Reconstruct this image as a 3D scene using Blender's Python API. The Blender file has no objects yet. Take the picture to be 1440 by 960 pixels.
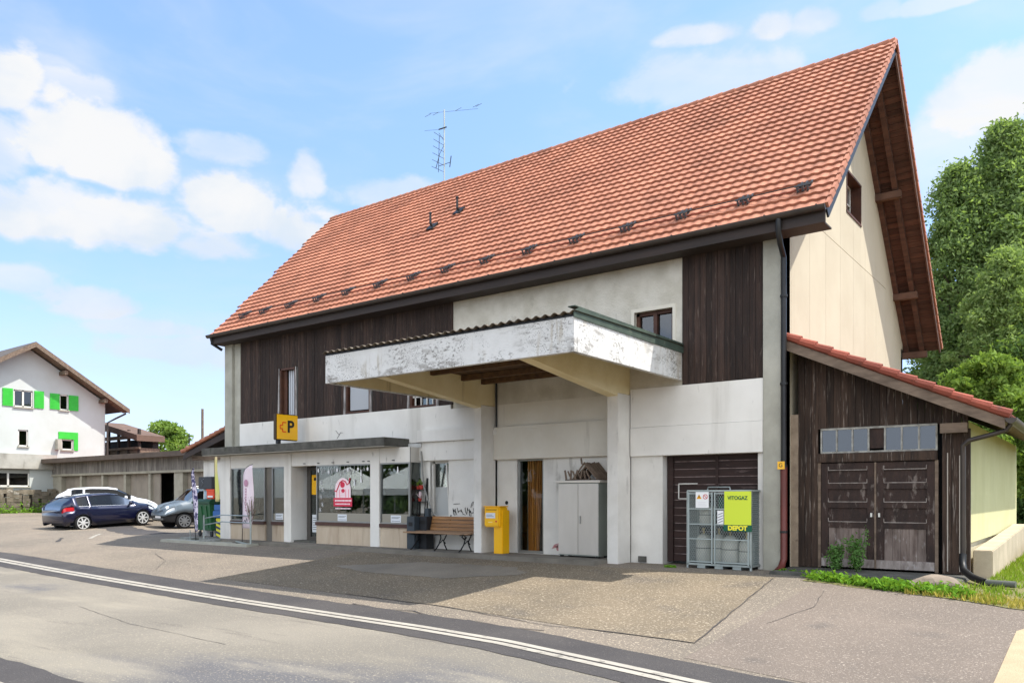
import bpy, bmesh, math, random
import numpy as np
from mathutils import Vector, Matrix
PI=math.pi; R=math.radians
random.seed(7); rng=np.random.default_rng(7)
sc=bpy.context.scene; COL=sc.collection
# ------------------------------------------------------------ camera
CX,CY,CZ=4.857,-14.71,1.36
FW=(-.6015,.7989); RT=(.7989,.6015)
cam=bpy.data.cameras.new('camera'); camo=bpy.data.objects.new('camera',cam); COL.objects.link(camo)
camo.location=(CX,CY,CZ); camo.rotation_euler=(R(90),0,R(36.98))
cam.sensor_width=36; cam.lens=28.05; cam.shift_y=.1514; cam.clip_end=4000; cam.clip_start=.1
sc.camera=camo
# ------------------------------------------------------------ light
SUN=Vector((.48,.29,1)).normalized()
sl=bpy.data.lights.new('sun','SUN'); sl.energy=2.8; sl.angle=R(.5); sl.color=(1,.955,.88)
so=bpy.data.objects.new('sun',sl); COL.objects.link(so); so.rotation_euler=SUN.to_track_quat('Z','Y').to_euler(); so.location=(20,10,40)
sc.view_settings.view_transform='Standard'; sc.view_settings.look='None'; sc.view_settings.gamma=1; sc.view_settings.exposure=1.36
sc.view_settings.use_curve_mapping=False
sc.render.engine='CYCLES'; sc.cycles.use_denoising=True
sc.cycles.max_bounces=8; sc.cycles.transparent_max_bounces=16; sc.cycles.caustics_reflective=False; sc.cycles.caustics_refractive=False
def lin(c):
    return tuple(((x/255)/12.92 if x/255<=.04045 else ((x/255+.055)/1.055)**2.4) for x in c)+(1,)
W=bpy.data.worlds.new('World'); sc.world=W; W.use_nodes=True
class NT:
    def __init__(s,t): s.t=t; s.n=t.nodes; s.l=t.links
    def new(s,k,**kw):
        n=s.n.new(k)
        for a,b in kw.items(): setattr(n,a,b)
        return n
    def con(s,a,b): s.l.new(a,b)
    def m(s,op,a,b=None,c=None,clamp=False):
        n=s.n.new('ShaderNodeMath'); n.operation=op; n.use_clamp=clamp
        for i,v in enumerate((a,b,c)):
            if v is None: continue
            if hasattr(v,'is_output'): s.l.new(v,n.inputs[i])
            else: n.inputs[i].default_value=v
        return n.outputs[0]
    def ss(s,v,a,b):
        n=s.n.new('ShaderNodeMapRange'); n.interpolation_type='SMOOTHSTEP'
        s.l.new(v,n.inputs[0]); n.inputs[1].default_value=a; n.inputs[2].default_value=b
        return n.outputs[0]
    def mix(s,f,a,b,mode='MIX'):
        n=s.n.new('ShaderNodeMix'); n.data_type='RGBA'; n.blend_type=mode
        for i,v in ((0,f),(6,a),(7,b)):
            if hasattr(v,'is_output'): s.l.new(v,n.inputs[i])
            else: n.inputs[i].default_value=v
        return n.outputs[2]
def build_world():
    w=NT(W.node_tree); w.n.clear()
    out=w.new('ShaderNodeOutputWorld'); bg=w.new('ShaderNodeBackground'); bgc=w.new('ShaderNodeBackground'); mx=w.new('ShaderNodeMixShader')
    sky=w.new('ShaderNodeTexSky'); sky.sky_type='NISHITA'; sky.sun_disc=False
    sky.sun_elevation=R(60.7); sky.sun_rotation=R(58.9); sky.air_density=1.0; sky.dust_density=.6; sky.ozone_density=1.2
    SKYC=sky.outputs[0]; bg.inputs[1].default_value=.125
    tc=w.new('ShaderNodeTexCoord'); sp=w.new('ShaderNodeSeparateXYZ'); w.con(tc.outputs['Generated'],sp.inputs[0])
    az=w.m('ARCTAN2',sp.outputs[0],sp.outputs[1]); el=w.m('ARCSINE',sp.outputs[2])
    tint=w.mix(w.ss(el,.55,.02),(.94,.98,.96,1),(.66,.67,.86,1))
    w.con(w.mix(1.0,SKYC,tint,'MULTIPLY'),bg.inputs[0])
    def fbm(scale,det,dist=0,off=0,zs=1.6):
        mp=w.new('ShaderNodeMapping'); mp.inputs[1].default_value=(off,off*.7,off*.3); mp.inputs[3].default_value=(1,1,zs)
        w.con(tc.outputs['Generated'],mp.inputs[0])
        n=w.new('ShaderNodeTexNoise'); n.inputs['Scale'].default_value=scale; n.inputs['Detail'].default_value=det; n.inputs['Distortion'].default_value=dist
        n.inputs['Roughness'].default_value=.55
        w.con(mp.outputs[0],n.inputs[0]); return n.outputs[0]
    n1=fbm(7,9,.35); n2=fbm(22,8,.3,3.1); n3=fbm(3.2,5,.6,7.7,3)
    wob=w.m('ADD',w.m('MULTIPLY',w.m('SUBTRACT',n1,.5),2.1),w.m('MULTIPLY',w.m('SUBTRACT',n2,.5),1.1))
    F=1122.
    # cumulus masses: (x, y, rx, ry) read off as directions, strength
    blobs=[(120,200,92,46,.95),(185,238,58,34,.9),(50,300,95,42,.9),(190,325,105,42,.95),(325,292,62,46,.95),(410,330,60,36,.85),(430,240,26,34,.7),(300,350,90,26,.8),
      (5,118,42,40,.9),(-5,215,45,50,.7),(320,212,55,22,.55),(112,128,48,20,.5),(125,425,80,26,.75),(30,395,50,22,.6),(205,460,70,16,.5),
      (270,495,90,22,.5),(1385,135,80,40,.8),(1350,235,80,90,.45),(1440,110,50,34,.7),(985,112,120,32,.45),(985,50,55,14,.6),(1086,38,34,18,.6),
      (1146,30,40,18,.5),(1232,18,30,12,.4),(565,275,70,24,.5),(1320,5,70,10,.5),(60,95,60,12,.25),(1060,125,60,30,.35),
      (-260,260,220,90,1),(-520,380,260,80,.9),(1750,230,200,90,.9),(2000,120,120,60,.8),(-200,450,120,40,.8)]
    tot=None
    for (u,v,ru,rv,st) in blobs:
        s=(u-720)/F; t=(698-v)/F; d=math.sqrt(1+s*s)
        dx=FW[0]+RT[0]*s; dy=FW[1]+RT[1]*s
        a=math.atan2(dx,dy); e=math.atan2(t,d)
        ra=ru/F/(d*d)*1.22; re=rv/F/d*1.16
        x=w.m('DIVIDE',w.m('SUBTRACT',az,a),ra); y=w.m('DIVIDE',w.m('SUBTRACT',el,e),re)
        # flatter base: squash below centre
        yb=w.m('MULTIPLY',w.m('MINIMUM',y,0),1.25); yt=w.m('MAXIMUM',y,0)
        r=w.m('SQRT',w.m('ADD',w.m('MULTIPLY',x,x),w.m('ADD',w.m('MULTIPLY',yb,yb),w.m('MULTIPLY',yt,yt))))
        f=w.m('SUBTRACT',1.12,r)
        f=w.m('ADD',f,wob)
        f=w.m('MULTIPLY',w.ss(f,0.0,.52),st)
        tot=f if tot is None else w.m('MAXIMUM',tot,f)
    veil=w.m('MULTIPLY',w.ss(n3,.40,.80),.42)
    horiz=w.m('MULTIPLY',w.ss(el,.30,-.05),.30)
    dens=w.m('MINIMUM',w.m('ADD',tot,w.m('ADD',veil,horiz)),.97)
    shade=w.ss(n1,.36,.62)
    cc=w.mix(shade,(.80,.885,.98,1),(1,1,1,1)); cc=w.mix(w.ss(el,.34,.05),cc,(.72,.82,.97,1))
    back=w.m('ADD',w.m('MULTIPLY',sp.outputs[0],-FW[0]),w.m('MULTIPLY',sp.outputs[1],-FW[1]))
    bk=w.ss(back,-.1,.55)  # unseen clouds behind the camera, added and brightened to fill the shaded facade
    dens=w.m('MAXIMUM',dens,w.m('MULTIPLY',bk,w.m('MULTIPLY',w.ss(n1,.30,.52),.95)))
    w.con(cc,bgc.inputs[0]); w.con(w.m('ADD',w.m('MULTIPLY',bk,.62),.375),bgc.inputs[1])
    w.con(dens,mx.inputs[0]); w.con(bg.outputs[0],mx.inputs[1]); w.con(bgc.outputs[0],mx.inputs[2]); w.con(mx.outputs[0],out.inputs[0])
build_world()
# ------------------------------------------------------------ materials
MATS={}
def mat(name,c1,c2=None,scale=3.,rough=.8,bump=0,bscale=60.,metal=0,stretch=(1,1,1),island=0,stain=None,patchy=None,det=6,mid=.5,width=.25,spec=.4,stains=None,coat=0,bstretch=None,speck=None):
    if name in MATS: return MATS[name]
    m=bpy.data.materials.new(name); m.use_nodes=True; w=NT(m.node_tree); b=w.n['Principled BSDF']
    b.inputs['Roughness'].default_value=rough; b.inputs['Metallic'].default_value=metal; b.inputs['Specular IOR Level'].default_value=spec
    b.inputs['Coat Weight'].default_value=coat; b.inputs['Coat Roughness'].default_value=.03
    tc=w.new('ShaderNodeTexCoord')
    def noise(sc_,st,d=det,off=0):
        mp=w.new('ShaderNodeMapping'); mp.inputs[3].default_value=st; mp.inputs[1].default_value=(off,off,off); w.con(tc.outputs['Object'],mp.inputs[0])
        n=w.new('ShaderNodeTexNoise'); n.inputs['Scale'].default_value=sc_; n.inputs['Detail'].default_value=d; n.inputs['Roughness'].default_value=.6
        w.con(mp.outputs[0],n.inputs[0]); return n.outputs[0]
    col=lin(c1)
    if c2 is not None:
        col=w.mix(w.ss(noise(scale,stretch),mid-width,mid+width),lin(c1),lin(c2))
    for k,stn in enumerate(stains or ([stain] if stain else [])):
        c,s_,th,wd,st,amt=stn
        col=w.mix(w.m('MULTIPLY',w.ss(noise(s_,st,8,11.3*(k+1)),th,th+wd),amt),col,lin(c))
    for k,pt in enumerate(patchy or []):
        c,fs_,fth,st,ms_,mth,amt=pt
        f=w.m('MULTIPLY',w.ss(noise(fs_,st,10,17.+k),fth,fth+.10),w.ss(noise(ms_,(1,1,1),3,31.+k*3),mth,mth+.12))
        col=w.mix(w.m('MULTIPLY',f,amt),col,lin(c))
    if speck:
        c,s_,th,amt=speck
        col=w.mix(w.m('MULTIPLY',w.ss(noise(s_,(1,1,1),2,5.),th,th+.06),amt),col,lin(c))
    if island:
        g=w.new('ShaderNodeNewGeometry'); h=w.new('ShaderNodeHueSaturation')
        w.con(w.m('ADD',w.m('MULTIPLY',w.m('SUBTRACT',g.outputs['Random Per Island'],.5),island*2),1),h.inputs['Value'])
        if hasattr(col,'is_output'): w.con(col,h.inputs['Color'])
        else: h.inputs['Color'].default_value=col
        col=h.outputs[0]
    if hasattr(col,'is_output'): w.con(col,b.inputs['Base Color'])
    else: b.inputs['Base Color'].default_value=col
    if bump:
        bn=w.new('ShaderNodeBump'); bn.inputs['Strength'].default_value=bump; bn.inputs['Distance'].default_value=.02
        w.con(noise(bscale,bstretch or stretch,8,3.),bn.inputs['Height']); w.con(bn.outputs[0],b.inputs['Normal'])
    MATS[name]=m; return m
def glassmat(name,tint=(235,240,240),refl=.6,base=.05):
    m=bpy.data.materials.new(name); m.use_nodes=True; w=NT(m.node_tree); w.n.clear()
    o=w.new('ShaderNodeOutputMaterial'); mx=w.new('ShaderNodeMixShader'); t=w.new('ShaderNodeBsdfTransparent'); g=w.new('ShaderNodeBsdfGlossy'); f=w.new('ShaderNodeFresnel')
    t.inputs[0].default_value=lin(tint); g.inputs['Roughness'].default_value=.01; f.inputs[0].default_value=1.5
    w.con(w.m('MINIMUM',w.m('ADD',w.m('MULTIPLY',f.outputs[0],refl*1.6),base),1),mx.inputs[0]); w.con(t.outputs[0],mx.inputs[1]); w.con(g.outputs[0],mx.inputs[2]); w.con(mx.outputs[0],o.inputs[0])
    return m
def leafmat(name,c1,c2,tr=.35,scale=.6):
    m=bpy.data.materials.new(name); m.use_nodes=True; w=NT(m.node_tree); w.n.clear()
    o=w.new('ShaderNodeOutputMaterial'); mx=w.new('ShaderNodeMixShader'); d=w.new('ShaderNodeBsdfDiffuse'); t=w.new('ShaderNodeBsdfTranslucent')
    g=w.new('ShaderNodeNewGeometry'); tc=w.new('ShaderNodeTexCoord'); n=w.new('ShaderNodeTexNoise'); n.inputs['Scale'].default_value=scale; n.inputs['Detail'].default_value=3
    w.con(tc.outputs['Object'],n.inputs[0])
    f=w.m('ADD',w.m('MULTIPLY',g.outputs['Random Per Island'],.55),w.m('MULTIPLY',n.outputs[0],.5),None,True)
    c=w.mix(f,lin(c1),lin(c2)); w.con(c,d.inputs[0]); w.con(w.mix(.5,c,lin((150,180,40))),t.inputs[0])
    mx.inputs[0].default_value=tr; w.con(d.outputs[0],mx.inputs[1]); w.con(t.outputs[0],mx.inputs[2]); w.con(mx.outputs[0],o.inputs[0])
    return m
V=(1,1,.08)   # vertical streaks
white_old=mat('old_white_paint',(226,223,216),(208,204,196),1.2,.75,.25,30,stains=[((120,116,106),4,.60,.12,(1,1,.3),.40),((150,146,136),1.3,.55,.22,(1,1,.5),.35),((70,66,60),22,.72,.05,(1,1,1),.5)])
white_soft=mat('white_plaster',(228,225,218),(212,208,200),.8,.8,.15,45,stains=[((156,150,138),1.4,.54,.22,V,.45),((116,112,102),7,.64,.08,(1,1,.3),.40),((80,76,70),26,.73,.05,(1,1,1),.5)])
canopy_white=mat('weathered_canopy_paint',(214,213,210),(198,196,192),1.2,.7,.3,30,patchy=[((120,114,106),4,.50,(.7,.7,2.2),.9,.44,.60),((84,78,70),14,.52,(1,1,1.6),1.1,.46,.65),((60,55,50),40,.54,(1,1,1),1.0,.46,.75),((150,136,110),7,.50,V,.8,.50,.5)])
cream=mat('aged_cream_paint',(236,222,184),(222,205,160),1.6,.75,.15,40,stains=[((130,105,60),2.2,.64,.12,V,.55),((90,75,50),12,.70,.05,V,.4)])
creamwall=mat('creamy_render_wall',(220,215,203),(208,201,186),1.1,.85,.35,50,stains=[((120,112,98),2.6,.64,.16,V,.45)])
render_wall=mat('rough_render_wall',(210,205,192),(186,180,164),2.2,.9,.8,28,stains=[((140,132,112),4,.6,.15,(1,1,.4),.45)])
concrete=mat('grey_concrete',(176,173,160),(150,148,136),1.5,.9,.4,40,stains=[((90,90,82),2.2,.62,.15,V,.5),((80,80,74),14,.70,.06,(1,1,1),.4)])
concrete_dark=mat('mossy_dark_concrete',(98,96,90),(66,65,60),2.5,.95,.6,35,stains=[((48,52,38),5,.58,.12,(1,1,.5),.7)])
slab_pale=mat('pale_slab_soffit',(170,166,156),(150,146,136),2,.9,.2,40)
pavement=mat('pavement_concrete',(128,122,112),(104,99,90),1.2,.95,.5,60,stains=[((84,80,72),3,.58,.14,(1,1,1),.5)],speck=((165,158,146),55,.66,.5))
wood_dark=mat('dark_brown_boards',(62,46,38),(38,29,25),2.2,.85,.8,18,stretch=(6,6,.5),island=.45,stains=[((112,98,88),7,.58,.10,(5,5,.3),.50),((24,18,16),3,.6,.15,(5,5,.3),.5)])
wood_shed=mat('weathered_shed_boards',(70,54,44),(42,33,28),2.2,.9,.8,18,stretch=(6,6,.5),island=.4,stains=[((142,130,120),7,.57,.10,(5,5,.3),.55),((28,24,22),3,.58,.15,(5,5,.3),.6)])
wood_door=mat('flaking_shed_door_paint',(62,46,40),(42,32,29),3,.85,.5,20,stretch=(3,3,1),stains=[((134,122,114),5,.57,.12,(2,2,.6),.6),((32,27,26),5,.6,.12,(3,3,.6),.6)])
wood_doorlow=mat('bleached_lower_door',(160,150,144),(112,100,94),4,.9,.5,20,stretch=(3,3,1),stains=[((178,172,168),5,.58,.1,(2,2,.8),.6)])
wood_roof=mat('brown_roof_underside_boards',(98,68,54),(64,46,38),1.6,.8,.4,20,stretch=(.6,5,5),island=.3,stains=[((50,30,24),3,.6,.15,(.6,5,5),.6)])
wood_fascia=mat('dark_brown_fascia',(58,47,42),(44,37,34),2,.7,.15,25,stretch=(.4,4,4))
wood_weather=mat('grey_weathered_wood',(128,110,94),(92,78,66),2.5,.85,.4,20,stretch=(1,4,4),island=.1)
wood_bench=mat('honey_varnished_planks',(150,106,62),(118,84,50),3,.55,.2,20,stretch=(.5,6,6),island=.16,stains=[((196,160,110),8,.6,.1,(.5,5,5),.4)])
wood_benchgrey=mat('worn_bench_seat_planks',(152,122,94),(122,98,78),3,.7,.2,20,stretch=(.5,6,6),island=.14)
timber_orange=mat('orange_brown_timber',(176,112,44),(140,84,34),3,.6,.1,20,stretch=(5,5,.4),island=.2)
rolldoor=mat('dark_red_brown_slats',(58,40,35),(40,28,25),2.5,.75,.3,20,stretch=(.5,4,4),island=.2,stains=[((110,92,88),5,.6,.12,(.5,1,3),.5)])
gable_mat=mat('cream_cladding_panels',(186,176,154),(178,167,145),.9,.85,.1,30,island=.03,stains=[((190,170,128),1.5,.6,.25,V,.3)])
yellow_wall=mat('pale_yellow_cladding',(198,194,150),(188,184,138),1.1,.85,.1,30,island=.03)
tile=mat('clay_roof_tiles',(174,116,90),(154,100,77),.6,.75,.3,70,island=.13,stains=[((110,72,54),.9,.52,.2,(1,1,1),.40),((120,108,92),5,.66,.06,(1,1,1),.55),((206,152,126),8,.6,.12,(1,1,1),.3)],speck=((90,62,50),30,.68,.35))
tile_old=mat('weathered_red_tiles',(150,78,60),(116,60,48),1.5,.85,.4,50,island=.2,stains=[((70,60,50),4,.56,.12,(1,1,1),.55)])
metal_dark=mat('dark_painted_metal',(52,52,52),(44,44,45),3,.45,.05,30,metal=.5)
metal_brown=mat('brown_painted_metal',(104,50,42),(88,42,36),3,.5,.05,30)
metal_gutter=mat('brown_grey_gutter',(78,70,64),(66,60,56),3,.45,0,30,metal=.5)
galv=mat('galvanised_steel',(172,180,176),(148,156,154),5,.45,.05,30,metal=.6)
steel=mat('brushed_cabinet_steel',(212,206,198),(192,186,178),1.2,.38,.04,60,metal=.55,stretch=(1,1,.3))
alu=mat('aluminium_frame',(160,160,156),(145,145,142),3,.4,0,30,metal=.7)
frame_white=mat('white_window_frame',(215,212,204),(196,192,184),4,.6)
frame_brown=mat('brown_window_frame',(86,54,38),(66,42,32),4,.6,.1,20)
yellow_post=mat('yellow_enamel',(242,184,12),(238,176,10),2,.35,0,spec=.5,coat=.2)
black=mat('black_paint',(22,22,22),None,rough=.5)
black_iron=mat('black_cast_iron',(24,23,23),None,rough=.5,metal=.3)
red_mark=mat('red_marking',(196,40,44),None,rough=.5)
white_mark=mat('white_marking',(232,232,232),None,rough=.5)
dark_room=mat('dim_interior_wall',(128,130,126),(112,114,110),1.5,.9)
interior_floor=mat('interior_floor',(165,160,150),None,rough=.6)
curtain_m=mat('grey_green_curtain',(150,160,152),(120,130,124),3,.9,0,stretch=(9,9,.1))
curtain_w=mat('white_curtain',(205,208,212),(160,164,170),3,.9,0,stretch=(14,14,.1))
panel_grey=mat('grey_window_panel',(150,150,142),None,rough=.7)
travertine=mat('stained_plinth_panels',(196,180,158),(176,158,136),2,.8,.1,40,stretch=(1.4,1.4,.4),island=.06,stains=[((140,112,92),2.5,.6,.15,(1.6,1.6,.2),.5)])
sill_brown=mat('brown_sill',(86,60,50),(70,48,42),4,.6)
asphalt_f=mat('worn_forecourt_asphalt',(126,115,102),(106,98,88),.35,.95,.8,60,stains=[((82,77,73),1.3,.56,.18,(1,1,1),.5),((146,128,110),.8,.58,.2,(1,1,1),.4),((70,66,62),16,.66,.06,(1,1,1),.6)],speck=((186,172,150),38,.58,.7))
asphalt_patch=mat('coarse_patch_asphalt',(124,111,92),(103,93,78),.5,.95,1,50,stains=[((86,80,74),.9,.52,.2,(1,1,1),.6),((62,58,52),18,.62,.06,(1,1,1),.6)],speck=((184,170,148),30,.57,.6))
asphalt_r=mat('purplish_side_asphalt',(122,110,99),(106,96,87),.4,.95,.8,60,stains=[((84,79,75),1.2,.58,.16,(1,1,1),.5),((66,62,60),18,.66,.06,(1,1,1),.6)],speck=((170,158,144),40,.59,.65))
road_m=mat('worn_road_asphalt',(116,110,100),(131,124,112),.16,.9,.7,60,det=5,width=.1,stains=[((88,87,90),.17,.50,.12,(.6,1.5,1),.85),((148,140,124),.55,.52,.16,(.4,1.6,1),.55),((92,86,80),1.6,.60,.12,(.25,2.2,1),.5)],speck=((170,160,140),38,.59,.5))
asphalt_dark=mat('dark_joint_asphalt',(74,70,68),(60,57,57),.8,.9,.7,60,speck=((120,114,108),40,.62,.5))
line_m=mat('worn_white_road_line',(166,160,148),(148,142,132),3,.8,.3,60,stains=[((112,107,100),9,.57,.08,(1,1,1),.8)])
sand=mat('sandy_gravel',(178,160,130),(158,140,112),2,.95,.5,60,speck=((140,124,98),50,.62,.5))
soil=mat('mossy_soil',(96,98,56),(120,112,70),1.3,.95,.6,50,speck=((150,140,90),40,.6,.5))
field=mat('meadow_ground',(92,112,52),(112,122,62),.2,.95,.3,20)
glass=glassmat('window_glass',(228,234,232),.5,.02)
glass_dark=glassmat('car_glass',(46,64,60),.30,.01)
glass_old=glassmat('dusty_glass',(150,160,170),.7,.05)
leaf_a=leafmat('leaf_mid_green',(80,106,62),(158,178,122),.5); leaf_p=leafmat('leaf_pale_green',(96,120,66),(164,182,120),.45); leaf_b=leafmat('leaf_bright_green',(84,114,50),(140,162,86)); leaf_c=leafmat('leaf_dark_green',(56,80,48),(108,134,82),.4)
leaf_w=leafmat('weed_green',(74,120,36),(128,166,60),.3,3)
grass_m=leafmat('grass_green',(96,128,40),(150,168,66),.3,1.5)
bark=mat('tree_bark',(92,80,68),(66,58,50),4,.9,.6,20,stretch=(1,1,.3))
# ------------------------------------------------------------ builders
def link(o): COL.objects.link(o); return o
def setp(o,label=None,cat=None,group=None,kind=None):
    if label: o['label']=label
    if cat: o['category']=cat
    if group: o['group']=group
    if kind: o['kind']=kind
    return o
def thing(name,label,cat,loc=(0,0,0),rz=0,group=None):
    o=bpy.data.objects.new(name,None); o.empty_display_size=.2; link(o); o.location=loc; o.rotation_euler=(0,0,rz)
    return setp(o,label,cat,group)
def frame_of(o):
    while o.parent: o=o.parent
    if o.type=='MESH' : return Matrix.Identity(4)
    return Matrix.Translation(o.location)@Matrix.Rotation(o.rotation_euler[2],4,'Z')
class MB:
    def __init__(s): s.v=[]; s.f=[]
    def add(s,vs,fs):
        n=len(s.v); s.v+= [tuple(p) for p in vs]; s.f+=[tuple(i+n for i in f) for f in fs]; return s
    def box(s,x0,x1,y0,y1,z0,z1):
        return s.add([(x0,y0,z0),(x1,y0,z0),(x1,y1,z0),(x0,y1,z0),(x0,y0,z1),(x1,y0,z1),(x1,y1,z1),(x0,y1,z1)],
            [(0,3,2,1),(4,5,6,7),(0,1,5,4),(1,2,6,5),(2,3,7,6),(3,0,4,7)])
    def obox(s,c,ux,uy,uz,hx,hy,hz):
        c=Vector(c); ux=Vector(ux).normalized()*hx; uy=Vector(uy).normalized()*hy; uz=Vector(uz).normalized()*hz
        vs=[c+a*ux+b*uy+d*uz for d in (-1,1) for (a,b) in ((-1,-1),(1,-1),(1,1),(-1,1))]
        return s.add(vs,[(0,3,2,1),(4,5,6,7),(0,1,5,4),(1,2,6,5),(2,3,7,6),(3,0,4,7)])
    def bar(s,a,b,w,h=None,up=(0,0,1)):
        a=Vector(a);b=Vector(b);d=(b-a); L=d.length
        if L<1e-6: return s
        d/=L; up=Vector(up)
        if abs(d.dot(up))>.98: up=Vector((0,1,0))
        x=d.cross(up).normalized(); z=x.cross(d).normalized()
        return s.obox((a+b)/2,d,x,z,L/2,w/2,(h or w)/2)
    def prism(s,poly,ax,a0,a1):
        # poly in the two other axes, extruded along axis ax ('x','y','z')
        n=len(poly)
        def P(p,t): return {'x':(t,p[0],p[1]),'y':(p[0],t,p[1]),'z':(p[0],p[1],t)}[ax]
        vs=[P(p,a0) for p in poly]+[P(p,a1) for p in poly]
        fs=[tuple(range(n))[::-1],tuple(range(n,2*n))]+[(i,(i+1)%n,n+(i+1)%n,n+i) for i in range(n)]
        return s.add(vs,fs)
    def tube(s,pts,r,n=8,cap=True):
        pts=[Vector(p) for p in pts]; rs=r if isinstance(r,(list,tuple)) else [r]*len(pts); base=len(s.v); vs=[]
        prev=None
        for i,p in enumerate(pts):
            d=(pts[min(i+1,len(pts)-1)]-pts[max(i-1,0)]).normalized()
            if prev is None:
                up=Vector((0,0,1)) if abs(d.z)<.9 else Vector((1,0,0)); x=d.cross(up).normalized()
            else: x=(prev-d*prev.dot(d)).normalized()
            prev=x; y=d.cross(x)
            vs+=[p+rs[i]*(math.cos(2*PI*k/n)*x+math.sin(2*PI*k/n)*y) for k in range(n)]
        fs=[]
        for i in range(len(pts)-1):
            for k in range(n): fs.append((i*n+k,i*n+(k+1)%n,(i+1)*n+(k+1)%n,(i+1)*n+k))
        if cap: fs.append(tuple(range(n))[::-1]); fs.append(tuple((len(pts)-1)*n+k for k in range(n)))
        return s.add(vs,fs)
    def lathe(s,c,prof,n=16,axis='z'):
        vs=[];c=Vector(c)
        for (r,h) in prof:
            for k in range(n):
                a=2*PI*k/n; p=(r*math.cos(a),r*math.sin(a),h)
                if axis=='y': p=(p[0],p[2],p[1])
                if axis=='x': p=(p[2],p[0],p[1])
                vs.append(c+Vector(p))
        fs=[(i*n+k,i*n+(k+1)%n,(i+1)*n+(k+1)%n,(i+1)*n+k) for i in range(len(prof)-1) for k in range(n)]
        fs.append(tuple(range(n))[::-1]); fs.append(tuple((len(prof)-1)*n+k for k in range(n)))
        return s.add(vs,fs)
    def build(s,name,m,parent=None,smooth=False,local=False,bevel=0,label=None):
        vs=s.v
        if parent is not None and not local:
            M=frame_of(parent).inverted(); vs=[M@Vector(p) for p in vs]
        me=bpy.data.meshes.new(name); me.from_pydata([tuple(v) for v in vs],[],s.f); me.materials.append(m)
        bm=bmesh.new(); bm.from_mesh(me); bmesh.ops.recalc_face_normals(bm,faces=bm.faces); 
        if bevel: bmesh.ops.bevel(bm,geom=[e for e in bm.edges],offset=bevel,segments=2,affect='EDGES',clamp_overlap=True)
        bm.to_mesh(me); bm.free()
        if smooth: me.polygons.foreach_set('use_smooth',[True]*len(me.polygons)); 
        o=link(bpy.data.objects.new(name,me)); 
        if parent is not None: o.parent=parent
        if smooth:
            try: me.set_sharp_from_angle(angle=R(40))
            except Exception: pass
        if label: o['label']=label
        return o
def text(name,s,size,m,loc,rot,parent,ext=.003,bold=0,align='CENTER',sx=1):
    c=bpy.data.curves.new('t','FONT'); c.body=s; c.size=size; c.extrude=ext; c.align_x=align; c.align_y='CENTER'; c.offset=bold
    o=bpy.data.objects.new('t',c); link(o); dg=bpy.context.evaluated_depsgraph_get()
    me=bpy.data.meshes.new_from_object(o.evaluated_get(dg)); bpy.data.objects.remove(o)
    me.name=name; me.materials.clear(); me.materials.append(m)
    M=Matrix.Translation(loc)@rot.to_matrix().to_4x4()@Matrix.Diagonal((sx,1,1,1))
    if parent is not None: M=frame_of(parent).inverted()@M
    me.transform(M)
    o=link(bpy.data.objects.new(name,me)); o.parent=parent; return o
from mathutils import Euler
FRONT=Euler((R(90),0,0))       # text facing -Y
def sstep(t): t=max(0,min(1,t)); return t*t*(3-2*t)
def G(x,y):
    d=-y-.9
    if d<=-.5: z=0
    elif d<.5: z=-.085*(d+.5)**2/2
    elif d<4.9: z=-.085*d
    elif d<5.9: t=d-4.9; z=-.085*4.9-.085*t+.073*t*t/2
    else: z=-.085*4.9-.085+.0365-.012*(d-5.9)
    if d>14: z=z+.012*(d-14)
    dep=(x-CX)*FW[0]+(y-CY)*FW[1]; lat=(x-CX)*RT[0]+(y-CY)*RT[1]
    z+=.26*sstep((dep-31.5)/5.5)*sstep((-lat-14.3)/3.2)+ .16*sstep((dep-37)/14)
    if x>3.2 and y>0: z+=.32*sstep((y-.3)/6)*sstep((x-3.2)/.5)
    return z
def axis_pts(a,b,st,far):
    pts=list(np.arange(a,b+1e-6,st)); s=st; x=pts[-1]
    while x<far: s*=1.35; x+=s; pts.append(x)
    x=pts[0]; s=st; low=[]
    while x>-far: s*=1.35; x-=s; low.append(x)
    return low[::-1]+pts
def gridmesh(name,xs,ys,zf,m,kind='structure'):
    vs=[(x,y,zf(x,y)) for y in ys for x in xs]; n=len(xs)
    fs=[(j*n+i,j*n+i+1,(j+1)*n+i+1,(j+1)*n+i) for j in range(len(ys)-1) for i in range(n-1)]
    me=bpy.data.meshes.new(name); me.from_pydata(vs,[],fs); me.materials.append(m)
    me.polygons.foreach_set('use_smooth',[True]*len(me.polygons))
    o=link(bpy.data.objects.new(name,me)); o['kind']=kind; return o
def interp(pl,x):
    if x<=pl[0][0]: 
        (x0,y0),(x1,y1)=pl[0],pl[1]
    else:
        for i in range(len(pl)-1):
            (x0,y0),(x1,y1)=pl[i],pl[i+1]
            if x<=x1: break
    return y0+(y1-y0)*(x-x0)/(x1-x0)
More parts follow.
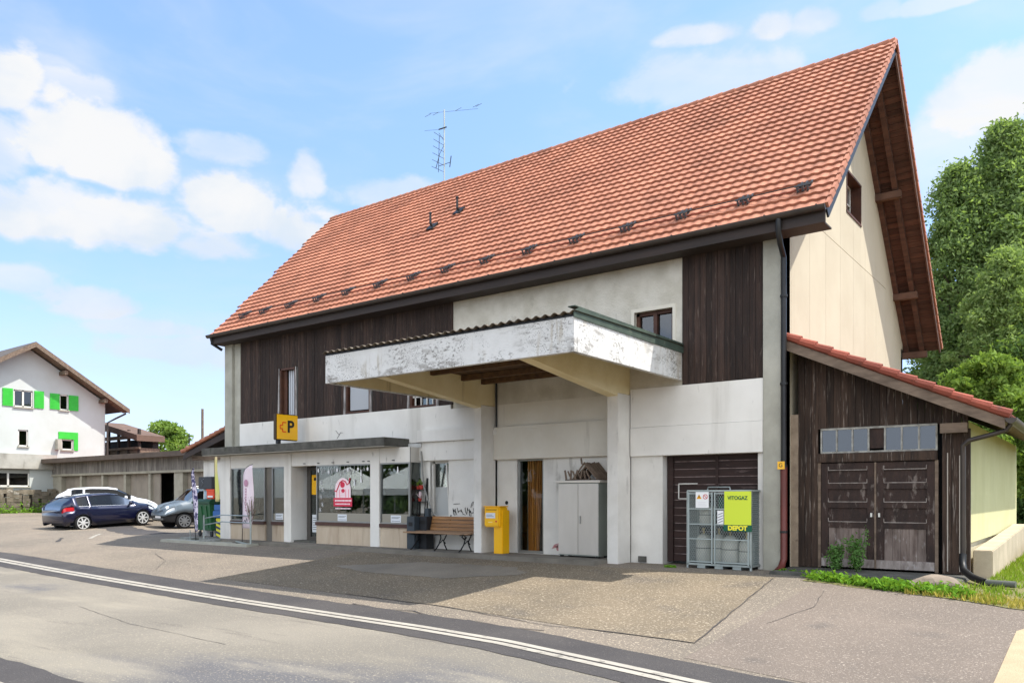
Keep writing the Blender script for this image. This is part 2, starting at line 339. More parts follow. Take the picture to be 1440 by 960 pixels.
def strip(name,lo,hi,x0,x1,off,m,dx=.25,dy=.25,kind='structure',jit=0,label=None):
    # sheet draped on the ground between two polylines y=lo(x), y=hi(x)
    nx=max(2,int((x1-x0)/dx)); vs=[];fs=[]
    ny=max(1,int(max(abs(interp(hi,x0)-interp(lo,x0)),abs(interp(hi,x1)-interp(lo,x1)),abs(interp(hi,(x0+x1)/2)-interp(lo,(x0+x1)/2)))/dy))
    r=random.Random(3)
    for i in range(nx+1):
        x=x0+(x1-x0)*i/nx; a=interp(lo,x)+(r.uniform(-jit,jit) if jit else 0); b=interp(hi,x)+(r.uniform(-jit,jit) if jit else 0)
        for j in range(ny+1):
            y=a+(b-a)*j/ny; vs.append((x,y,G(x,y)+off))
    for i in range(nx):
        for j in range(ny):
            q=i*(ny+1)+j; fs.append((q,q+ny+1,q+ny+2,q+1))
    me=bpy.data.meshes.new(name); me.from_pydata(vs,[],fs); me.materials.append(m)
    me.polygons.foreach_set('use_smooth',[True]*len(me.polygons))
    o=link(bpy.data.objects.new(name,me)); o['kind']=kind; return o
# ------------------------------------------------------------ ground
gridmesh('ground',axis_pts(-58,12,.35,900),axis_pts(-16,26,.3,900),G,asphalt_f)
WL=[(-60,-3.3),(-30,-4.9),(-20.2,-5.42),(-15,-5.84),(-11.2,-6.1),(-7,-6.36),(-2.8,-6.53),(-1.2,-6.68),(.84,-7.12),(1.65,-7.31),(14,-9.6)]
def sh(pl,d,s=1): return [(x,y+d) for x,y in pl]
strip('road',[(-60,-15.4),(14,-17.5)],WL,-60,14,.006,road_m,.3,.3)
strip('asphalt_joint',sh(WL,-.62),sh(WL,.62),-60,14,.012,asphalt_dark,.25,.2,jit=.02)
strip('road_marking',sh(WL,-.12),sh(WL,0),-60,14,.018,line_m,.25,.2)
strip('road_marking',sh(WL,-.29),sh(WL,-.17),-60,14,.018,line_m,.25,.2)
strip('road_marking',[(-60,-11.5),(14,-11.55)],[(-60,-11.35),(14,-11.4)],-60,14,.018,line_m,.3,.2)
strip('asphalt_joint',[(-60,-11.9),(14,-11.9)],[(-60,-10.7),(14,-10.95)],-60,14,.012,asphalt_dark,.3,.2,jit=.03)
# coarse patch in front of the building and the lighter strip beyond it
strip('forecourt_patch',[(-10.3,-5.05),(-3.6,-5.3),(-.7,-5.62),(.83,-5.69)],[(-10.3,-1.1),(.25,-1.1)],-10.2,.25,.006,asphalt_patch,.25,.25)
def fill_tri():
    vs=[];fs=[];n=18
    A=(.25,-1.1);B=(.25,-5.66);Cc=(.83,-5.69)
    for i in range(n+1):
        for j in range(2):
            t=i/n; a=(B[0]*(1-t)+A[0]*t,B[1]*(1-t)+A[1]*t); b=(Cc[0]*(1-t)+A[0]*t,Cc[1]*(1-t)+A[1]*t); p=a if j==0 else b
            vs.append((p[0],p[1],G(*p)+.006))
    fs=[(2*i,2*i+1,2*i+3,2*i+2) for i in range(n)]
    me=bpy.data.meshes.new('forecourt_patch'); me.from_pydata(vs,[],fs); me.materials.append(asphalt_patch)
    o=link(bpy.data.objects.new('forecourt_patch',me)); o['kind']='structure'
fill_tri()
strip('asphalt_seam',[(.27,-1.15),(.87,-5.71)],[(.27,-1.05),(.87,-5.66)],.27,.87,.009,asphalt_dark,.05,.2) if False else None
def seam(pts,w,name='asphalt_seam',m=asphalt_dark,off=.01):
    vs=[];fs=[];r=random.Random(5);P=[]
    for i in range(len(pts)-1):
        a=Vector(pts[i]);b=Vector(pts[i+1]);n=max(1,int((b-a).length/.2))
        for k in range(n): P.append(a.lerp(b,k/n)+Vector((r.uniform(-.01,.01),r.uniform(-.01,.01))))
    P.append(Vector(pts[-1]))
    for i,p in enumerate(P):
        d=(P[min(i+1,len(P)-1)]-P[max(i-1,0)]).normalized(); nn=Vector((-d.y,d.x))*w*r.uniform(.3,.7)
        for q in (p+nn,p-nn): vs.append((q.x,q.y,G(q.x,q.y)+off))
    fs=[(2*i,2*i+1,2*i+3,2*i+2) for i in range(len(P)-1)]
    me=bpy.data.meshes.new(name); me.from_pydata(vs,[],fs); me.materials.append(m); o=link(bpy.data.objects.new(name,me)); o['kind']='structure'
seam([(.25,-1.25),(.83,-5.69),(-.7,-5.62),(-1.25,-5.70),(-3.6,-5.3),(-6,-5.2)],.018)
seam([(-2.6,-5.9),(-1.9,-6.0),(-1.2,-5.95)],.03)
strip('side_apron',[(.27,-6.0),(.9,-6.35),(4.3,-7.2)],[(.27,-.95),(1.0,-1.2),(4.3,-2.6)],1.0,4.25,.004,asphalt_r,.2,.25)
strip('side_verge',[(3.55,-9.0),(8,-9.6)],[(3.55,-4.6),(4.25,-2.9),(8,-2.9)],3.95,8,.011,sand,.12,.2,jit=.05)
strip('lawn_soil',[(.75,-1.25),(2.2,-1.75),(3.0,-1.95),(3.95,-2.4),(14,-4)],[(.75,.3),(14,.3)],.75,14,.009,soil,.25,.25,jit=.04)
strip('lawn_soil',[(3.27,.3),(14,.3)],[(3.27,25),(14,25)],3.27,14,.009,soil,.3,.3)
# damp dark asphalt by the parked cars and small yard marks
strip('asphalt_repair',[(-31,2.2),(-22,-.6)],[(-31,3.4),(-22,1.2)],-29.5,-23,.006,asphalt_dark,.25,.25,jit=.15)
seam([(-22.9,-1.7),(-24.6,-.5)],.14,'road_marking',line_m,.009); seam([(-24.5,-1.9),(-23.2,-2.6)],.12,'asphalt_seam',asphalt_dark,.009)
strip('forecourt_patch',[(-8.8,-3.0),(-7.6,-3.35),(-5.4,-3.35),(-4.2,-2.5)],[(-8.8,-2.9),(-7.2,-1.9),(-4.9,-1.75),(-4.2,-2.2)],-8.8,-4.2,.011,mat('pale_worn_patch',(132,124,112),(112,105,95),.8,.95,.4,80,speck=((180,168,148),45,.62,.5)),.1,.2,jit=.06)  # paler speckled strip laid over the coarse patch
for pts,w_ in (([(-16,-3.2),(-14.2,-3.9),(-12.9,-4.9)],.012),([(1.3,-2.0),(1.5,-3.2),(1.25,-4.4)],.008),([(-5.2,-5.75),(-4.4,-5.85),(-3.8,-5.75),(-3.2,-5.95)],.03),([(-9,-8.4),(-6.5,-8.8),(-4,-8.9)],.008)): seam(pts,w_,'asphalt_crack')
# pavement
mb=MB()
mb.box(-17.3,-3.4,-1.0,-.02,-.12,.075)
mb.build('pavement',pavement,bevel=.015)['kind']='structure'
mb=MB(); mb.box(-18.9,-14.4,-1.42,-1.01,-.15,.035); mb.build('kerb',concrete,bevel=.015)['kind']='structure'
mb=MB(); mb.box(0.01,3.0,-.75,.5,-.1,.05); mb.build('shed_threshold_slab',concrete_dark,bevel=.02)['kind']='structure'
# ------------------------------------------------------------ roof tiles
def tiles(name,m,parent,xA0,xA1,yE,zE,yR,zR,tw=.2,rows=27,left_shift=0,lift=.052,prof=6,amp=.019):
    e=Vector((0,yR-yE,zR-zE)); L=e.length; e.normalize(); n=Vector((0,-e.z,e.y)); 
    if n.z<0: n=-n
    st=L/rows; mbx=MB(); rr=random.Random(11)
    ncol=int((xA1-xA0)/tw)+1
    for r in range(rows):
        s0=r*st; lim=xA0+left_shift*(r+.5)/rows
        for c in range(ncol+8):
            x1=xA1-c*tw; x0=x1-tw
            if x1-.5*tw<lim: break
            j=rr.uniform(-.004,.004); k=rr.uniform(-.003,.003)
            vs=[]
            for (s,lf,dz) in ((s0-.012+j,lift-.05,0),(s0-.012+j,lift,0),(s0+st+.02,.004,0)):
                for i in range(prof):
                    t=i/(prof-1); h=amp*(.5-.5*math.cos(2*PI*t))*(1 if t<1 else 0)+k*t
                    x=x1-t*(tw*1.04)
                    p=Vector((x,yE,zE))+e*s+n*(lf+h); vs.append(p)
            fs=[(a*prof+i,a*prof+i+1,(a+1)*prof+i+1,(a+1)*prof+i) for a in range(2) for i in range(prof-1)]
            mbx.add(vs,fs)
    me=bpy.data.meshes.new(name); M=frame_of(parent).inverted()
    me.from_pydata([tuple(M@v) for v in map(Vector,mbx.v)],[],mbx.f); me.materials.append(m)
    o=link(bpy.data.objects.new(name,me)); o.parent=parent; return o
# ------------------------------------------------------------ main building
B=thing('village_building','large white and brown building with steep orange tiled roof and shop front','building',(-8,3,0))
YE,ZE,YR,ZR,YB,ZB=-.5,6.35,4.95,11.66,10.95,5.6
XL,XR=-17.62,.93
fr=tiles('roof',tile,B,XL,XR,YE,ZE,YR,ZR,rows=28,left_shift=-.72)
tiles('rear_roof',tile,B,XL-.3,XR,YB,ZB,YR,ZR,rows=30)
# roof deck under the tiles
def slab(name,m,p0,p1,x0,x1,th,parent,gap=.02,x0b=None,inset=0):
    a=Vector((0,p0[0],p0[1]));b=Vector((0,p1[0],p1[1])); e=(b-a).normalized(); n=Vector((0,-e.z,e.y)); n=n if n.z>0 else -n
    x0b=x0 if x0b is None else x0b
    vs=[]
    for o in (-gap,-gap-th):
        for (p,xx0) in ((a,x0),(b,x0b)):
            q=p+n*o; vs+=[(xx0,q.y,q.z),(x1,q.y,q.z)]
    return MB().add(vs,[(0,1,3,2),(4,6,7,5),(0,4,5,1),(2,3,7,6),(1,5,7,3),(0,2,6,4)]).build(name,m,parent)
slab('roof_deck',wood_roof,(YE,ZE),(YR,ZR),XL+.1,0,.06,B,.01,XL-.6)
slab('roof_deck',wood_roof,(YB,ZB),(YR,ZR),XL-.3,0,.06,B,.01)
# underside boards of the gable overhang, board by board
def under(name,p0,p1,x0,x1,parent,bw=.16):
    a=Vector((0,p0[0],p0[1]));b=Vector((0,p1[0],p1[1])); L=(b-a).length; e=(b-a)/L; n=Vector((0,-e.z,e.y)); n=n if n.z>0 else -n
    mb=MB();k=0;s=0
    while s<L-.02:
        w=min(bw-.008,L-s); c=a+e*(s+w/2)-n*(.045+random.uniform(0,.004)); mb.obox(((x0+x1)/2,c.y,c.z),(1,0,0),e,n,(x1-x0)/2,w/2,.012); s+=bw
    return mb.build(name,wood_roof,parent)
under('overhang_boards',(YE+.1,ZE+.1),(YR,ZR),0,XR-.05,B); under('overhang_boards',(YB,ZB),(YR,ZR),0,XR-.05,B)
def along(y0,z0,y1,z1,off):
    a=Vector((0,y0,z0));b=Vector((0,y1,z1)); e=(b-a).normalized(); n=Vector((0,-e.z,e.y)); n=n if n.z>0 else -n
    return a-n*off,b-n*off,n
a,b,n=along(YE,ZE,YR,ZR,.10); MB().bar((XR-.02,a.y,a.z),(XR-.02,b.y,b.z),.035,.22,up=n).build('barge_board',metal_dark,B)
a,b,n=along(YB,ZB,YR,ZR,.10); MB().bar((XR-.02,a.y,a.z),(XR-.02,b.y,b.z),.035,.20,up=n).build('barge_board',wood_roof,B)
for xr in (.06,.46):
    for (y0,z0) in ((YE+.15,ZE+.15),(YB,ZB)):
        a,b,n=along(y0,z0,YR,ZR,.13 if xr>.1 else .15); MB().bar((xr,a.y,a.z),(xr,b.y,b.z),.12,.14,up=n).build('rafter',wood_roof,B)
for (y,) in ((7.25,),(9.35,),(10.75,),(2.6,)):
    z=(ZR-(y-YR)*(ZR-ZB)/(YB-YR) if y>YR else ZR-(YR-y)*(ZR-ZE)/(YR-YE))-.36
    MB().box(-.1,.6,y-.08,y+.08,z-.08,z+.10).build('purlin_end',mat('brown_grey_beam',(112,84,68),(84,62,50),2,.85,.3,20),B,bevel=.01)
# ridge caps
mb=MB(); x=XL-.75; 
while x<XR-.1:
    l=min(.36,XR-x)
    mb.tube([(x,YR,ZR+.0),(x+l,YR,ZR+.012)],[.075,.085],10); x+=.33
mb.build('ridge_tiles',tile,B,smooth=True)
# verge tiles on the gable edge (near side)
mb=MB()
for (y0,z0,rws) in ((YE,ZE,28),(YB,ZB,30)):
    a=Vector((0,y0,z0)); b=Vector((0,YR,ZR)); L=(b-a).length; e=(b-a)/L; n=Vector((0,-e.z,e.y)); n=n if n.z>0 else -n
    for r in range(rws):
        c=a+e*((r+.5)*L/rws)+n*.015; mb.obox((XR+.01,c.y,c.z),(1,0,0),e+n*(-.09),n,.028,L/rws/2+.015,.05)
mb.build('verge_tiles',tile,B)
# snow guards
SG=[.39,-.72,-1.98,-3.23,-4.49,-5.76,-7.0,-8.24,-9.4,-10.62,-11.87,-13.08,-14.35,-15.58,-16.6]
e=Vector((0,1,(ZR-ZE)/(YR-YE))).normalized(); n=Vector((0,-e.z,e.y))
def RP(x,y,h): return Vector((x,y,ZE+(y-YE)*(ZR-ZE)/(YR-YE)))+n*h
for x in SG:
    mb=MB()
    for dx in (-.09,0,.09):
        mb.bar(RP(x+dx,-.02,.06),RP(x+dx,.26,.06),.035,.02,up=n); mb.bar(RP(x+dx,-.02,.06),RP(x+dx,.0,.16),.03,.02); mb.bar(RP(x+dx,.17,.06),RP(x+dx,.02,.15),.022)
    mb.bar(RP(x-.14,.02,.15),RP(x+.14,.02,.15),.03); mb.bar(RP(x-.13,.14,.09),RP(x+.13,.14,.09),.05,.03)
    mb.build('snow_guard_bracket',mat('grey_bracket_metal',(88,90,92),(60,60,62),30,.5,metal=.4),fr)
for h,y in ((.09,.0),(.15,.03)):
    MB().tube([RP(-16.75,y,h),RP(-8,y,h),RP(.55,y,h)],.011,6).build('snow_guard_rail',tile_old if h<.1 else metal_gutter,fr)
# roof vents
for (x,y) in ((-10.82,2.32),(-10.2,2.78)):
    p=RP(x,y,.06); mb=MB(); mb.obox(p,(1,0,0),e,n,.13,.17,.02); mb.tube([p,p+n*.10,p+n*.10+Vector((0,0,.30))],[.04,.035,.03],8); mb.lathe(p+n*.10+Vector((0,0,.28)),[(.05,0),(.05,.02),(.015,.05)],8)
    mb.build('vent_pipe',metal_dark,fr)
# gutter & fascia
mb=MB()
mb.box(XL+.02,XR-.03,-.50,-.455,6.09,6.31)
mb.build('fascia_board',wood_fascia,B)
MB().box(XL+.02,XR-.06,-.45,.02,6.10,6.13).build('soffit',wood_fascia,B)
mb=MB(); N=9
vs=[];fs=[]
for xi in (XL-.03,XR):
    for k in range(N):
        a=PI+PI*k/(N-1); vs.append((xi,-.575+.075*math.cos(a),6.36+.09*math.sin(a)))
fs=[(k,k+1,N+k+1,N+k) for k in range(N-1)]+[tuple(range(N)),tuple(range(N,2*N))]
mb.add(vs,fs); mb.build('gutter',metal_gutter,B,smooth=True)
mb=MB(); x=XL+.4
while x<XR: mb.box(x,x+.025,-.66,-.49,6.345,6.375); x+=.9
mb.build('gutter_bracket',metal_gutter,B)
# downpipes
MB().tube([(.12,-.56,6.28),(.12,-.56,6.05),(.1,-.4,5.88),(.06,-.09,5.72),(.06,-.09,1.9)],.05,10).build('downpipe',metal_dark,B,smooth=True)
MB().tube([(.06,-.09,1.9),(.06,-.09,.22),(.05,-.2,.08),(.05,-.42,.02)],.062,10).build('downpipe',metal_brown,B,smooth=True,label='brown lower length of the downpipe')
mb=MB()
for z in (5.0,3.4,1.9,.7): mb.lathe((.06,-.09,z),[(.07,0),(.07,.04)],10)
mb.build('pipe_clip',metal_dark,B)
MB().tube([(-17.5,-.55,6.28),(-17.5,-.5,6.1),(-17.45,-.2,5.95)],.045,8).build('downpipe',metal_dark,B,smooth=True)
MB().tube([(-6.64,-.05,2.3),(-6.64,-.05,4.1)],.022,6).build('cable_pipe',metal_dark,B)
mb=MB(); mb.lathe((-6.66,-.10,2.86),[(.06,0),(.06,.08)],8,'y'); mb.build('junction_box',white_soft,B)
MB().tube([(-9.0,-.1,2.5),(-8.88,-.12,1.6),(-8.62,-.12,1.0),(-8.5,-.12,.9),(-8.42,-.08,.86)],.02,8).build('drain_hose',mat('grey_plastic_pipe',(138,138,134),None,rough=.5),B,smooth=True)
# pillars
MB().box(-.34,0,-.06,.45,-.1,6.6).build('concrete_pillar',concrete,B,bevel=.01)
MB().box(-17.46,-17.06,-.1,.4,-.1,6.6).build('concrete_pillar',concrete,B,bevel=.01)
MB().box(-17.06,-16.72,-.02,.4,2.8,6.6).build('concrete_pillar',concrete,B,bevel=.01)
# cladding of vertical boards
def boards(name,m,x0,x1,z0,z1,y,parent,bw=.125,th=.03,gap=.006,zj=0,holes=()):
    mb=MB(); x=x0; 
    while x<x1-.02:
        w=min(bw*random.uniform(.85,1.15),x1-x); yy=y-random.uniform(0,.008); a,b=x+gap/2,x+w-gap/2
        segs=[(z0-random.uniform(0,zj),z1)]
        for (hx0,hx1,hz0,hz1) in holes:
            if b>hx0 and a<hx1: segs=[(z0,hz0),(hz1,z1)]
        for (c,d) in segs:
            if d-c>.01: mb.box(a,b,yy-th,y,c,d)
        x+=w
    return mb.build(name,m,parent)
W1=(-14.76,-14.04,3.69,5.12); W2=(-11.87,-10.93,3.62,5.0); W3=(-9.45,-8.55,3.62,5.0)
boards('wood_cladding',wood_dark,-16.72,-8.05,3.6,6.3,0,B,holes=(W1,W2,W3))
boards('wood_cladding',wood_dark,-1.97,-.34,3.58,6.3,-.0,B)
MB().box(-8.05,-8.0,-.05,.05,3.6,6.3).build('corner_trim',wood_dark,B)
# backing + plaster with window hole
def wall_holes(name,m,x0,x1,z0,z1,y0,y1,holes,parent):
    mb=MB(); xs=sorted(set([x0,x1]+[h[0] for h in holes]+[h[1] for h in holes]))
    for i in range(len(xs)-1):
        a,b=xs[i],xs[i+1]; hh=[h for h in holes if h[0]<=a+1e-6 and h[1]>=b-1e-6]
        if not hh: mb.box(a,b,y0,y1,z0,z1)
        else:
            h=hh[0]
            if h[2]>z0: mb.box(a,b,y0,y1,z0,h[2])
            if h[3]<z1: mb.box(a,b,y0,y1,h[3],z1)
    return mb.build(name,m,parent)
wall_holes('backing_wall',dark_room,-16.9,-8.05,3.6,6.4,.012,.25,(W1,W2,W3),B)
WU=(-3.04,-2.18,4.35,5.15)
wall_holes('render_wall',render_wall,-8.0,-1.97,3.5,6.3,-.015,.25,(WU,),B)
MB().box(-1.97,-.34,.012,.25,3.5,6.4).build('backing_wall',dark_room,B)
# rear volume: keeps light out and closes the house behind
MB().box(-17.2,-.25,.9,10.3,3.0,3.1).build('upper_floor',dark_room,B)
MB().prism([(10.3,0),(10.5,0),(10.5,5.6),(10.3,5.6)],'x',-17.4,0).build('rear_wall',white_soft,B)
MB().prism([(.3,0),(10.3,0),(10.3,6.0),(4.95,11.3),(.3,6.7)],'x',-17.45,-17.3).build('gable_wall',white_soft,B,label='white end wall on the far side')
# gable wall made of panels
def gable():
    mb=MB(); back=MB()
    top=lambda y: min(ZE+(y-YE)*(ZR-ZE)/(YR-YE),ZB+(YB-y)*(ZR-ZB)/(YB-YR))-.14
    ys=[.0,.55]; 
    while ys[-1]<10.4: ys.append(ys[-1]+1.12)
    ys[-1]=10.5
    wy0,wy1,wz0,wz1=4.41,5.75,7.85,8.86
    def piece(a,b,z0,z1f):
        pts=[(a,z0),(b,z0)]
        if callable(z1f):
            pts.append((b,z1f(b))); 
            if a<YR<b: pts.append((YR,z1f(YR)))
            pts.append((a,z1f(a)))
        else: pts+=[(b,z1f),(a,z1f)]
        mb.prism(pts,'x',-.14,0)
    for i in range(len(ys)-1):
        a,b=ys[i]+.004,ys[i+1]-.004
        ta,tb=top(a),top(b)
        zj=6.92
        if min(ta,tb)<=zj: 
            if min(ta,tb)<6.85 or True: piece(a,b,0,top)
            continue
        piece(a,b,0,zj-.006)
        cuts=sorted(set([a,b]+[c for c in (wy0,wy1) if a<c<b]))
        for c,d in zip(cuts[:-1],cuts[1:]):
            if c>=wy0-1e-6 and d<=wy1+1e-6:
                piece(c,d,zj+.006,wz0); piece(c,d,wz1,top)
            else: piece(c,d,zj+.006,top)
    mb.build('gable_wall',gable_mat,B)
    MB().box(-.20,-.15,.3,10.3,3.2,6.0).build('gable_backing',dark_room,B)
    f=MB(); f.box(-.34,.012,wy0,wy0+.05,wz0,wz1); f.box(-.34,.012,wy1-.05,wy1,wz0,wz1); f.box(-.34,.012,wy0,wy1,wz1-.05,wz1); f.box(-.34,.02,wy0,wy1,wz0,wz0+.05)
    w=f.build('window',frame_brown,B,label='deep brown framed window high in the gable')
    g=MB(); g.box(-.27,-.26,wy0+.05,wy1-.05,wz0+.05,wz1-.05); g.build('pane',glass_old,w)
    g=MB()
    for y in (wy0+.08,wy0+.45,wy0+.82,wy1-.1): g.box(-.255,-.22,y-.018,y+.018,wz0+.05,wz1-.05)
    for z in (wz0+.07,(wz0+wz1)/2,wz1-.07): g.box(-.255,-.22,wy0+.05,wy1-.05,z-.018,z+.018)
    g.build('glazing_bar',frame_white,w)
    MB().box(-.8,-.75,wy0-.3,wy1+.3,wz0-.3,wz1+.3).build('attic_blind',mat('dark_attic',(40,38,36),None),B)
gable()
# white bands and ground floor walls (right of the shop)
MB().box(-16.72,-8.05,-.06,.25,2.72,3.6).build('white_band',white_soft,B)
MB().box(-8.05,-6.72,-.061,.25,2.76,3.5).build('white_band',white_soft,B)
MB().box(-9.1,-6.93,-.16,-.062,2.72,3.02).build('white_band',white_soft,B,label='small projecting beam above the tilted window',bevel=.01)
MB().box(-9.1,-6.93,-.07,.25,2.26,2.715).build('lintel',white_soft,B)
MB().box(-6.70,-3.39,-.02,.25,2.98,3.5).build('render_band',creamwall,B)
MB().box(-6.70,-3.39,-.09,.25,2.22,2.975).build('lintel',creamwall,B,bevel=.006)
MB().box(-3.12,-.345,-.04,.25,2.78,3.57).build('white_band',white_soft,B)
MB().box(-3.12,-.345,-.055,.25,2.19,2.775).build('lintel',white_soft,B,bevel=.006)
DW=(-6.12,-5.38,.07,2.24); SW=(-8.78,-8.17,.85,2.24)
wall_holes('ground_floor_wall',white_old,-6.7,-3.39,0,2.24,.06,.26,(DW,),B)
wall_holes('ground_floor_wall',white_old,-9.1,-6.93,0,2.26,.0,.26,(SW,),B)
MB().box(-3.14,-2.42,.02,.26,-.05,2.2).build('ground_floor_wall',white_old,B)
MB().box(-.46,-.345,.02,.26,-.05,2.2).build('ground_floor_wall',white_old,B)
MB().box(-2.42,-.46,.5,.6,0,2.3).build('ground_floor_wall',dark_room,B,label='dark wall behind the slatted door')
MB().box(-2.44,-2.415,.27,.5,-.05,2.2).build('ground_floor_wall',white_old,B)
# slatted brown door
mb=MB(); z=.06
while z<2.16:
    mb.box(-2.40,-.47,.24+random.uniform(0,.01),.29,z,z+.145); z+=.155
dr=mb.build('slatted_door',rolldoor,B)
MB().box(-2.40,-2.28,.2,.238,.05,2.18).build('door_post',rolldoor,dr); MB().box(-1.38,-1.32,.215,.238,.05,2.18).build('door_post',rolldoor,dr)
mb=MB(); z=.06+.155
while z<2.1:
    if not (.2<z<1.3 and False): mb.box(-2.24,-.5,.222,.236,z-.014,z-.001)
    z+=.155
mb.build('door_batten',mat('pale_worn_edges',(150,132,128),(96,78,74),6,.8),dr)
mb=MB(); mb.bar((-2.15,.2,1.32),(-2.15,.2,1.62),.02); mb.bar((-2.15,.2,1.62),(-1.75,.2,1.62),.02); mb.bar((-2.15,.2,1.32),(-1.9,.2,1.32),.02); mb.build('latch_bar',frame_white,dr)
# door under the canopy with leaning timber boards behind the glass
f=MB(); f.box(-6.12,-6.07,.1,.2,.07,2.24); f.box(-5.43,-5.38,.1,.2,.07,2.24); f.box(-6.07,-5.43,.1,.2,2.18,2.24); f.box(-6.07,-5.43,.1,.2,.07,.13)
dr=f.build('door',alu,B)
MB().box(-6.07,-5.43,.145,.153,.13,2.18).build('pane',glassmat('clear_glass',(240,242,240),.25,.0),dr)
mb=MB()
for k in range(9):
    x=-5.86+.035*k; mb.bar((x-.005*k,.19+.012*(k%3),.1),(x-.02+.012*k,.19+.012*(k%3),2.2),.03,.03)
mb.bar((-5.73,.235,2.0),(-5.73,.235,2.17),.34,.03,up=(0,1,0))
mb.build('timber_bundle',timber_orange,None); o=bpy.data.objects['timber_bundle']; setp(o,'tall orange brown timber strips leaning inside the glass door under the canopy','timber')
mb=MB()
for k in range(5): mb.bar((-6.02+.03*k,.33,.1),(-6.0+.028*k,.33,1.75),.012)
setp(mb.build('metal_rods',alu),'thin grey rods standing inside the glass door left of the timber','rods')
MB().box(-6.3,-5.2,.9,.95,0,2.4).build('inner_wall',mat('dark_hall',(52,44,40),None),B)
# tilted small window with frosted lower half
f=MB(); x0,x1,z0,z1=SW
f.box(x0,x0+.05,.12,.2,z0,z1); f.box(x1-.05,x1,.12,.2,z0,z1); f.box(x0,x1,.12,.2,z1-.05,z1); f.box(x0,x1,.12,.2,z0,z0+.05)
w=f.build('window',frame_white,B,label='narrow tilted window above the bench')
MB().box(x0+.05,x1-.05,.155,.165,z0+.05,z1-.05).build('pane',glass,w)
MB().box(x0+.05,x1-.05,.148,.153,z0+.05,z0+.75).build('frosted_film',mat('frosted_film',(176,178,176),None,rough=.6),w); MB().box(x0+.05,x1-.05,.20,.205,z0+.75,z1-.05).build('inner_blind',mat('grey_inner_blind',(122,124,120),None),w)
MB().box(x0-.02,x1+.02,-.04,.12,z0-.05,z0).build('sill',concrete_dark,w)
f=MB(); f.bar((x0+.03,.1,z0+.06),(x0+.16,-.06,z1-.08),.04); f.bar((x1-.06,.1,z0+.06),(x1-.06,.0,z1-.08),.03); f.build('casement',frame_white,w)
MB().box(x0-.02,x1+.3,.5,.55,z0-.1,z1+.1).build('inner_wall',mat('grey_room',(96,98,96),None),w)
# upper windows in the dark cladding
def upwin(W_,mode,lab):
    x0,x1,z0,z1=W_; f=MB(); f.box(x0,x0+.05,-.03,.2,z0,z1); f.box(x1-.05,x1,-.03,.2,z0,z1); f.box(x0,x1,-.03,.2,z1-.05,z1); f.box(x0,x1,-.05,.2,z0,z0+.04)
    w=f.build('window',frame_brown if mode else frame_brown,B,label=lab)
    tm=mat('bleached_trim',(176,172,168),(92,84,80),5,.9,stretch=(3,3,.5))
    MB().prism([(x0-.09,z0-.03),(x0-.01,z0-.03),(x0-.01,z1),(x0-.04,z1)],'y',-.052,-.034).build('trim',tm,w)
    MB().prism([(x1+.09,z0-.03),(x1+.01,z0-.03),(x1+.01,z1),(x1+.04,z1)],'y',-.052,-.034).build('trim',tm,w)
    if mode=='curtain':
        g=MB(); 
        for k in range(8): a=x0+.25+k*(x1-x0-.32)/8; g.box(a,a+.045,.10+.02*(k%2),.13+.02*(k%2),z0+.05,z1-.06)
        g.build('curtain',curtain_w,w); MB().box(x0+.05,x0+.2,.06,.1,z0+.04,z1-.05).build('casement',frame_brown,w)
    if mode=='blind': MB().box(x0+.12,x1-.06,.02,.06,z0+.08,z1-.06).build('roller_blind',mat('light_grey_blind',(165,168,172),None,rough=.7),w)
    if mode=='bars':
        g=MB()
        for k in range(4): g.box(x0+.12+k*.2,x0+.15+k*.2,.02,.05,z0+.04,z1-.06)
        g.box(x0+.05,x1-.05,.02,.05,z0+.25,z0+.29); g.build('glazing_bar',frame_white,w)
    MB().box(x0+.05,x1-.05,.155,.162,z0+.04,z1-.05).build('pane',glass,w)
    MB().box(x0,x1,.6,.62,z0,z1).build('inner_wall',mat('black_room',(24,24,26),None),w)
upwin(W1,'curtain','tall narrow window with white curtain'); upwin(W2,'blind','window with a light grey roller blind'); upwin(W3,'bars','low window half hidden by the canopy')
x0,x1,z0,z1=WU; f=MB(); f.box(x0,x0+.07,.08,.2,z0,z1); f.box(x1-.07,x1,.08,.2,z0,z1); f.box(x0,x1,.08,.2,z1-.07,z1); f.box((x0+x1)/2-.04,(x0+x1)/2+.04,.07,.2,z0,z1)
w=f.build('window',frame_brown,B,label='small brown framed window above the canopy'); MB().box(x0+.07,x1-.07,.14,.148,z0,z1-.07).build('pane',glass_old,w); MB().box(x0,x1,.5,.52,z0,z1).build('inner_wall',MATS['black_room'],w)
f=MB(); f.box(x0-.07,x0,-.03,.0,z0-.05,z1+.07); f.box(x1,x1+.07,-.03,0,z0-.05,z1+.07); f.box(x0,x1,-.03,0,z1,z1+.07); f.build('plaster_surround',mat('pale_surround',(212,206,190),None),w)
